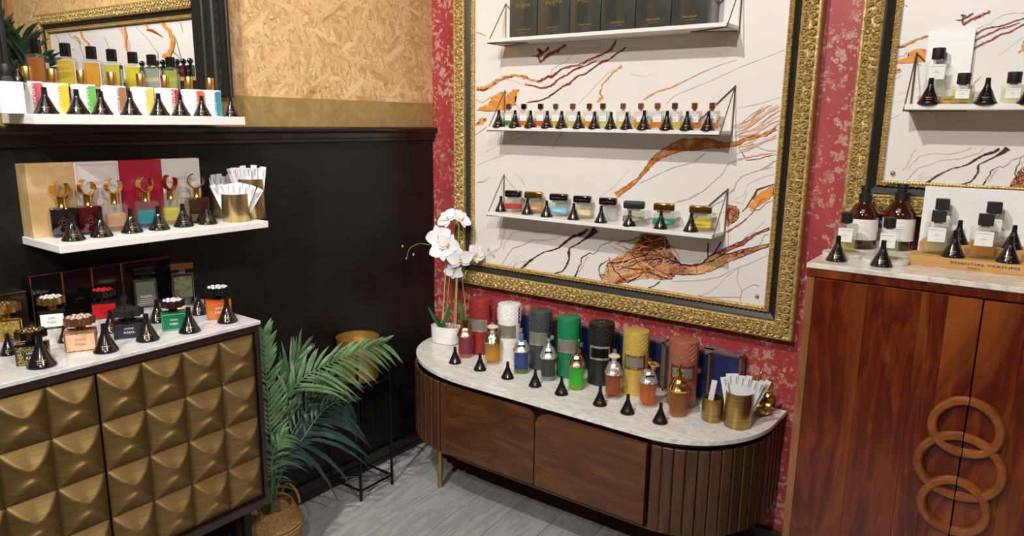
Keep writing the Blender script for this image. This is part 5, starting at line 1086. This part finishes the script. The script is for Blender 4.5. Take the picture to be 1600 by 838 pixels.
def orchid_flower(u, v, off, size, spin, tx, ty):
    c = Mo @ onp(u, v, off); d = Vector((CAM[0]-oc.x, CAM[1]-oc.y, .55*1)).normalized(); dl = (Mo.to_3x3() @ d)
    R = dl.to_track_quat('Z', 'Y').to_matrix().to_4x4() @ Matrix.Rotation(tx, 4, 'X') @ Matrix.Rotation(ty, 4, 'Y') @ Matrix.Rotation(spin, 4, 'Z')
    M0 = Matrix.Translation(c) @ R; fl_ = None
    g = G()
    for a, L, W_, z in ((0, .9, .33, -.002), (2.25, .85, .32, -.002), (-2.25, .85, .32, -.002), (1.32, 1.0, .52, .002), (-1.32, 1.0, .52, .002)):
        petal(g, M0 @ Matrix.Rotation(a, 4, 'Z') @ Matrix.Translation((0, size*.06, z)), size*L*1.1, size*W_*1.15)
    o = g.build('flower', PET, t, ang=80, recalc=True)
    g = G(); g.ball((0, 0, 0), 1, 1, M=M0 @ Matrix.Translation((0, -size*.16, size*.12)) @ Matrix.Diagonal((size*.13, size*.20, size*.14, 1))); g.ball((0, 0, 0), 1, 1, M=M0 @ Matrix.Translation((0, size*.05, size*.14)) @ Matrix.Diagonal((size*.09, size*.12, size*.12, 1)))
    g.build('lip', YEL, o)
for a in ((686, 371, .025, .053, .3, .1, -.3), (690, 390, .035, .050, 3.3, -.3, .1), (700, 382, .040, .046, -.5, .2, .2), (719, 405, .050, .052, .1, .35, .1), (743, 397, .02, .043, -.6, .0, .6), (699, 341, .01, .044, .7, -.5, -.4), (722, 342, .015, .042, -.5, -.5, .6), (709, 424, .015, .040, 3.0, .5, -.2)): orchid_flower(*a)
for pts, bu in (([(672, 383), (655, 381), (640, 389), (636, 402)], [(629, 385, .0048), (646, 398, .0052), (635, 404, .0038)]), ([(748, 402), (760, 400), (772, 392)], [(763, 390, .0055), (775, 391, .0035), (771, 399, .0045)]), ([(700, 345), (690, 344), (682, 346)], [(680, 344, .005)])):
    g = G(); g.tube([Mo @ q for q in curve3([onp(u, v, .02) for u, v in pts], 4)], .0012, 5); g.build('flower_stem', STEMG, t)
    for u, v, r in bu:
        g = G(); g.ball(Mo @ onp(u, v, .02), (r, r, r*1.2), 2); g.build('bud', BUD, t)

# ================================================================== RIGHT CABINET
zc = 1.175; FX0, FX1, FYc = 1.80, 2.645, -.43
t = thing('cabinet', 'tall polished reddish wooden cabinet with interlocking ring handles and marble top', 'cabinet', (2.222, -.22, 0))
def KB_(name, lo, hi, m, bev=.001, par=t):
    g = G(); c = [(a+b)/2 for a, b in zip(lo, hi)]; g.box((c[0]-2.222, c[1]+.22, c[2]), [b-a for a, b in zip(lo, hi)], bev); return g.build(name, m, par, ang=25)
KB_('marble_top', (FX0-.002, FYc-.004, 1.160), (FX1+.002, -.004, 1.175), MARBLE2, .002)
KB_('top_panel', (FX0, FYc, 1.136), (FX1, -.006, 1.1595), CABWOOD, .002)
EDGE = m_wood('light_edge_wood', ('#6b3c1c', '#82502a', '#9a6a40', '#b08052'), (6, 6, .7), .45, .1, 4)
KB_('side_panel', (FX0, FYc+.004, .06), (FX0+.022, -.006, 1.136), EDGE, .001); KB_('side_panel', (FX1-.022, FYc+.004, .06), (FX1, -.006, 1.136), EDGE, .001)
KB_('base_panel', (FX0+.022, FYc+.02, .10), (FX1-.022, -.006, .13), CABWOOD); KB_('back_panel', (FX0+.022, -.02, .13), (FX1-.022, -.006, 1.136), CABWOOD)
for x in (FX0+.03, FX1-.03):
    for y in (FYc+.03, -.04): KB_('leg', (x-.018, y-.018, 0), (x+.018, y+.018, .10), CABWOOD)
dx = [(FX0+.024, 2.2195), (2.2225, FX1-.024)]; doors = []
for k, (a, b) in enumerate(dx):
    dd = KB_('door', (a, FYc+.004, .135), (b, FYc+.024, 1.133), CABWOOD, .002); doors.append(dd)
    cuts = [a, a+.135, a+.262, a+.322, b] if k == 0 else [a, a+.09, a+.21, b]
    for i in range(len(cuts)-1):
        KB_('plank', (cuts[i]+.0002, FYc-.001, .1365), (cuts[i+1]-.0002, FYc+.004, 1.1315), CABWOOD, .0006, dd)
RINGW = m_wood('ring_wood', ('#6a3414', '#84471d', '#9a5a28', '#ae6e38'), (3, 3, 3), .3, .5, 5)
for k, (cx_, cz_, rx, rz_) in enumerate(((2.223, .797, .073, .070), (2.221, .688, .092, .082), (2.221, .577, .072, .070))):
    for side, dd in ((-1, doors[0]), (1, doors[1])):
        g = G(); n = 20; A0 = (PI/2 if side < 0 else -PI/2); rings_ = []
        for i in range(n+1):
            a = A0+PI*i/n; ca, sa = math.cos(a), math.sin(a); sec = []
            lift = -.010*(1-abs(math.sin(a))**4)
            for dr_, dy in ((-.011, 0), (-.0105, -.010), (-.006, -.015), (.006, -.015), (.0105, -.010), (.011, 0)):
                sec.append(g.bm.verts.new(((rx+dr_)*ca+cx_-2.222+.0012*side, FYc+.22-.001+dy+(lift if dy else 0), (rz_+dr_)*sa+cz_)))
            rings_.append(sec)
        for p_, q_ in zip(rings_, rings_[1:]):
            for j in range(6): g.bm.faces.new((p_[j], p_[(j+1) % 6], q_[(j+1) % 6], q_[j]))
        g.bm.faces.new(rings_[0][::-1]); g.bm.faces.new(rings_[-1]); g.build('ring_handle', RINGW, dd, ang=40)
# things on the cabinet
def amber(u, v, wp, lb, pump):
    q = on(u, v, 2, zc+.012); r = wp/2*mpp(q)*.96; p = foot(u, v, zc+.012, r); t = thing('pump_bottle', lb, 'bottle', (p.x, p.y, zc+.012), math.radians(8), 'amber pump bottles'); h_ = r*3.05
    AMB = mat('brown_amber_glass', '#3c1709', .08, 0, .8, .15, 12)
    g = G(); g.lathe([(0, 0), (r*.94, 0), (r, .004), (r, h_*.72), (r*.96, h_*.80), (r*.62, h_*.98), (r*.40, h_*1.06), (r*.36, h_*1.16), (0, h_*1.16)], 28); g.build('glass_body', AMB, t, ang=40)
    g = G(); n = 14; A, B = [], []
    for k in range(n+1): a = -1.35+2.7*k/n; A.append(((r+.0006)*math.sin(a), -(r+.0006)*math.cos(a), h_*.20)); B.append(((r+.0006)*math.sin(a), -(r+.0006)*math.cos(a), h_*.68))
    g.strip(A, B); l_ = g.build('label', CARDG, t, ang=60, recalc=False); bars(t, 0, -r-.0012, h_*.42, r*.9, [(0, .8), (.006, 1), (.012, .6), (.024, .4)], GREYINK, .0009)
    g = G(); z0 = h_*1.16; g.lathe([(0, z0-.012), (r*.42, z0-.012), (r*.42, z0+.010), (r*.30, z0+.014), (r*.30, z0+.024), (r*.36, z0+.026), (r*.34, z0+.036), (0, z0+.038)], 16); g.tube([(0, 0, z0+.032), (-r*.5 if pump else r*.2, 0, z0+.034), (-r*1.0 if pump else r*.3, 0, z0+.030)], .003, 6); g.build('pump_head', BLACKMAT, t); return t
def coaster(u, v, wp, lb):
    q = on(u, v, 2, zc); r = wp/2*mpp(q); p = foot(u, v, zc, r); g = G(); g.lathe([(0, 0), (r*.98, 0), (r, .002), (r, .0095), (r*.98, .0115), (0, .0115)], 32); o = tag(g.build('coaster', MARBLE2, None, ang=40), lb, 'coaster', 'round stone coasters on the cabinet'); o.location = (p.x, p.y, zc); return p
coaster(1344, 397, 50, 'round pale stone coaster under the left amber pump bottle'); coaster(1398, 399, 52, 'round pale stone coaster under the right amber pump bottle')
pa = coaster(1316.5, 405, 62, 'round pale stone coaster under the left small label bottle'); pb = coaster(1382, 416, 68, 'round pale stone coaster under the right small label bottle')
amber(1343.5, 389, 46, 'left brown amber pump bottle with white label on the cabinet', False); amber(1399, 391.5, 49, 'right brown amber pump bottle with white label and spout to the left', True)
for (u, v, pc, lb, lc) in ((1319, 399, pa, 'small clear bottle with yellowish perfume on the left coaster', '#d6d29a'), (1384, 406, pb, 'small clear bottle with pale perfume on the right coaster', '#dcdccf')):
    cube_bottle('perfume_bottle', lb, (pc.x, pc.y+.006, zc+.0115), .12, .062, .029, .084, GLASS, liq('cab_'+lc[1:], lc, .35), .55, BLACKMAT, .032, .029, 'clear bottles with black caps', .003, True, (.62, .48, .62, ESS))
for u, v, w_, lb in ((1306.5, 410, 32, 'black funnel on the left front corner of the polished cabinet'), (1376.5, 418.5, 33, 'black funnel before the right coaster on the polished cabinet')): funnel(u, v, zc, w_, lb, hs=.95)
# wooden stepped display
pL = foot(1420, 412, zc, 0); t = thing('display_stand', 'two-step pale wooden bottle display with white backboard on the cabinet', 'display stand', (0, 0, 0))
y0 = on(1420, 413, 2, zc).y; xl = on(1420, 413, 2, zc).x; xr = xl+.40
t.location = (xl, y0, zc); t.rotation_euler = (0, 0, math.radians(1.5)); DW = .40
g = G(); g.box((DW/2, .045, .014), (DW, .09, .028), .0015); s1_ = g.build('lower_step', BEECH, t); g = G(); g.box((DW/2+.012, .135, .027), (DW, .088, .054), .0015); g.build('upper_step', BEECH, t)
g = G(); g.box((DW/2+.002, .184, .103), (DW, .006, .206), .001); g.build('backboard', CARDG, t)
text('ESSENTIAL PARFUMS', INK, t, (.175, -.0012, .0175), .0085, width=.155); text('PARIS', INK, t, (.152, -.0012, .0065), .006, width=.026)
for i, (u, v, st, lc, nm, wp) in enumerate(((1459.5, 404, 1, '#dcdcb8', 'pale perfume, front row left', 43), (1532, 412.5, 1, '#c9a83a', 'golden perfume, front row right', 46), (1466, 378, 2, '#e6e8e2', 'clear liquid, back row left', 42), (1546, 385, 2, '#e6e8e2', 'clear liquid, back row right', 44))):
    z = zc+(.028 if st == 1 else .054); q = on(u, v, 2, z); yy = y0+(.050 if st == 1 else .135)+.01; pp = on(u, v-6, 1, yy); 
    cube_bottle('perfume_bottle', 'black-capped bottle of %s on the wooden display' % nm, (pp.x, yy, z), .10, .064, .030, .086, GLASS, liq('dis_%d' % i, lc, .4), .52, BLACKMAT, .035, .031, 'clear bottles with black caps', .004, False, (.66, .46, .64, ESS))
for u, st, lb in ((1488.5, 1, 'black funnel on the front step of the wooden display, left of the golden bottle'), (1497, 2, 'black funnel on the back step between the two clear bottles'), (1576, 1, 'black funnel on the front step of the wooden display, right of the golden bottle'), (1583, 2, 'black funnel on the back step at the right edge of the picture')):
    z = zc+(.028 if st == 1 else .054); yy = y0+(.034 if st == 1 else .118); funnel(0, 0, z, 34 if st == 1 else 30, lb, on(u, 400 if st == 1 else 375, 1, yy), hs=.95)

# ================================================================== PLANT STAND
t = thing('plant_stand', 'thin black iron plant stand by the black wall', 'plant stand', (.105, -.585, 0))
for x in (-.09, .09):
    for y in (-.089, .089):
        g = G(); g.tube([(x, y, 0), (x, y, .63)], .0062, 8); g.build('leg', IRON, t)
for a, b in (((-.09, -.089, .045), (.09, -.089, .045)), ((.09, -.089, .045), (.09, .089, .045)), ((.09, .089, .045), (-.09, .089, .045)), ((-.09, .089, .045), (-.09, -.089, .045)), ((-.09, -.089, .046), (.09, .089, .046)), ((-.09, 0, .49), (.09, 0, .49)), ((0, -.089, .49), (0, .089, .49)),
             ((-.09, -.089, .489), (.09, -.089, .489)), ((.09, -.089, .489), (.09, .089, .489)), ((.09, .089, .489), (-.09, .089, .489)), ((-.09, .089, .489), (-.09, -.089, .489))):
    g = G(); g.tube([a, b], .005, 6); g.build('cross_bar', IRON, t)
g = G(); g.lathe([(0, 0), (.078, 0), (.082, .004), (.086, .175), (.088, .178), (.083, .178), (.080, .15), (0, .15)], 36, c=(.105, -.585, .496)); tag(g.build('gold_planter', mat('matt_gold_planter', '#a8803e', .35, .6, 0, .1, 8), None, ang=40), 'round matt gold planter in the black iron stand', 'planter')

# ================================================================== PALM IN BASKET
bc = Vector((.235, -1.135, 0))
t = thing('seagrass_basket', 'woven seagrass belly basket with handles behind the chest', 'basket', bc)
g = G(); g.lathe([(0, 0), (.085, 0), (.098, .02), (.104, .06), (.102, .10), (.104, .108), (.112, .13), (.108, .16), (.094, .19), (.082, .215), (.076, .21), (.084, .18), (.05, .15), (0, .15)], 36)
for k in range(16): z_ = .012+k*.0125; r = [.094, .100, .103, .105, .105, .104, .103, .104, .107, .112, .112, .109, .104, .098, .092, .085][k]; g.tube([((r-.001)*math.cos(2*PI*j/30), (r-.001)*math.sin(2*PI*j/30), z_) for j in range(30)], .0052, 5, True)
g.build('woven_body', BASKET, t, ang=60)
for s in (1, -1):
    g = G(); cc_ = [Vector((s*.02+.05*math.cos(a), .078+.0*s, .205+.055*math.sin(a))) if s == 1 else Vector((.02+.05*math.cos(a), -.078, .205+.055*math.sin(a))) for a in [PI*k/10 for k in range(11)]]; g.tube(cc_, .0048, 6); g.build('handle', BASKET, t)
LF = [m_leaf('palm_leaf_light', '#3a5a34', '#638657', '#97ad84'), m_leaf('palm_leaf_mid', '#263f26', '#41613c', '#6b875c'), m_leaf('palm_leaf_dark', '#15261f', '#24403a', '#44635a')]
STM = m_leaf('palm_stem', '#3f6a3a', '#5d8a4d', '#88a868')
pt = thing('palm_plant', 'artificial palm with long feathery fronds growing from the seagrass basket', 'plant', bc+Vector((0, 0, .15)))
Mp = Matrix.Translation(pt.location).inverted()
def frond(par, MI, P, m, n, L, fw, up=1.0, dn=1.0, seed=1, wid=.0075, nrm=Vector((1, 0, 0)), sep=True, start=.12, droop=.03, ru=.0032):
    rnd = random.Random(seed); C_ = curve3(P, 8); N_ = len(C_)
    g = G(); g.tube([MI @ c for c in C_], [ru*(1-.75*i/(N_-1))+.0005 for i in range(N_)], 5); fr = g.build('frond', STM, par)
    gg = G()
    for i in range(n):
        f = start+(1-start)*(i+.5)/n; x = f*(N_-1); i0 = min(int(x), N_-2); c = C_[i0].lerp(C_[i0+1], x-i0); tg = (C_[i0+1]-C_[i0]).normalized()
        sd = nrm.cross(tg).normalized()
        for s in (1, -1):
            k = (up if s > 0 else dn); l = L*k*(.55+.9*math.sin(PI*(.18+.72*f)))*rnd.uniform(.88, 1.08)*.75; a = math.radians(fw*(1.15-.55*f)+rnd.uniform(-6, 6))
            dr_ = tg*math.cos(a)+sd*s*math.sin(a)+nrm*rnd.uniform(-.22, .30); dr_.normalize()
            w_ = wid*rnd.uniform(.85, 1.15); wn = dr_.cross(nrm).normalized(); A, B, M_ = [], [], []
            for q in range(5):
                h = q/4; pos = c+dr_*l*h+Vector((0, 0, -droop*(l/.1)*h*h*(.8 if s > 0 else 1.2))); ww = w_*[.35, .95, 1.0, .65, .04][q]; A.append(MI @ (pos+wn*ww)); B.append(MI @ (pos-wn*ww)); M_.append(MI @ (pos+nrm*ww*.45))
            g1 = G() if sep else gg
            g1.strip(A, M_); g1.strip(M_, B)
            if sep:
                bmesh.ops.remove_doubles(g1.bm, verts=g1.bm.verts, dist=1e-6); g1.build('leaflet', m, fr, ang=80)
    if sep: gg.bm.free()
    else: o = gg.build('leaflets', m, fr, ang=80); o['kind'] = 'stuff'
    return fr
def PX(pts, x): return [bc+Vector((0, 0, .16))]+[on(u, v, 0, x_) for (u, v), x_ in zip(pts, x)]
Xn = Vector((.9, -.42, .1)).normalized()
frond(pt, Mp, PX([(436, 690), (447, 625), (478, 588), (520, 566), (562, 548), (600, 536)], [.27, .28, .29, .30, .31, .31]), LF[0], 24, .165, 46, .72, 1.0, 3, .0062, Xn, droop=.032, start=.34)
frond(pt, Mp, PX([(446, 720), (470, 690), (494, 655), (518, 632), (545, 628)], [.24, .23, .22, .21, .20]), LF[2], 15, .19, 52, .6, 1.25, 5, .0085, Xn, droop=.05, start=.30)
frond(pt, Mp, PX([(424, 710), (420, 640), (415, 570), (412, 520)], [.31, .33, .34, .35]), LF[0], 26, .085, 48, 1, 1, 7, .0060, Xn, droop=.0, start=.25)
frond(pt, Mp, PX([(432, 720), (440, 650), (452, 590), (468, 552)], [.25, .24, .23, .22]), LF[1], 16, .13, 34, 1, 1, 9, .0058, Xn, droop=-.01, start=.40)
frond(pt, Mp, PX([(440, 725), (455, 680), (480, 640), (500, 610), (520, 590)], [.22, .20, .18, .17, .16]), LF[1], 16, .14, 44, 1, .9, 13, .006, Xn, droop=.03, start=.3)
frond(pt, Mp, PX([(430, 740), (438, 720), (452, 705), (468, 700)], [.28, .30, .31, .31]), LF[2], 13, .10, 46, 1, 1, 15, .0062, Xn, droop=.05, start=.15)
frond(pt, Mp, PX([(425, 750), (424, 730), (430, 700), (444, 680)], [.32, .35, .37, .37]), LF[1], 12, .09, 50, 1, 1, 17, .0062, Xn, droop=.05, start=.15)
# palm in the next room
pc = on(8, 120, 0, -1.3); t = thing('palm_plant', 'green palm leaves seen through the black frame at the far left', 'plant', (pc.x, pc.y-.12, 0)); Mq = Matrix.Translation(t.location).inverted()
g = G(); g.lathe([(0, 0), (.14, 0), (.17, .3), (.15, .3), (.14, .25), (0, .25)], 24); g.build('pot', CER, t)
g = G(); g.tube([(0, 0, .2), (0, .02, 1.5)], .016, 8); g.build('trunk', BAMB, t)
Nn = Vector((.85, -.5, .1)).normalized(); B0 = t.location+Vector((0, .02, 1.5))
for k, (pts, sd) in enumerate((([(18, 170), (14, 120), (5, 75), (-6, 45)], 3), ([(24, 170), (32, 130), (36, 95), (34, 62)], 4), ([(6, 170), (-8, 140), (-18, 110), (-30, 90)], 5), ([(26, 165), (40, 150), (50, 120), (52, 100)], 6))):
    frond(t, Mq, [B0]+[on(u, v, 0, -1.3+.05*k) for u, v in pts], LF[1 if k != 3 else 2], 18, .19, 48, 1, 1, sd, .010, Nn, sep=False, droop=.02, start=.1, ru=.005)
# shelf with black bottles in the next room
s0_, zz, pq = onfar(290, 121, .08); t = thing('wall_shelf', 'pale shelf carrying black round-stoppered bottles, seen through the black frame', 'shelf', PW+dv*(s0_-.28)+nv*.06+Vector((0, 0, zz)), ang7); g = G(); g.box((0, 0, -.012), (1.15, .12, .024), .001); g.build('board', BEECH, t)
for i, u in enumerate((222, 233.6, 245, 255, 264.6, 277, 287, 297.5)):
    s_, _, q = onfar(u, 100, .07); k = mpp(q); z_ = zz
    t = thing('perfume_bottle', 'black round-stoppered bottle on the shelf seen through the black frame, %s from the left' % ordn[i] if i < 7 else 'black round-stoppered bottle nearest the black frame post', 'bottle', (PW+dv*s_+nv*.07)+Vector((0, 0, z_)), ang7, 'round-stoppered black bottles')
    g = G(); g.box((0, 0, .038), (.050, .03, .076), .006, seg=2); g.build('body', BLKG if i not in (5, 6) else mat('dark_rose_bottle', '#4a1f24', .2), t); g = G(); g.lathe([(0, .076), (.010, .076), (.010, .086), (0, .086)], 10); g.ball((0, 0, .100), (.020, .020, .019), 2); g.build('round_stopper', BLACK, t); bars(t, 0, -.0156, .04, .03, [(0, 1), (.006, .7), (-.006, .8)], GREYINK)
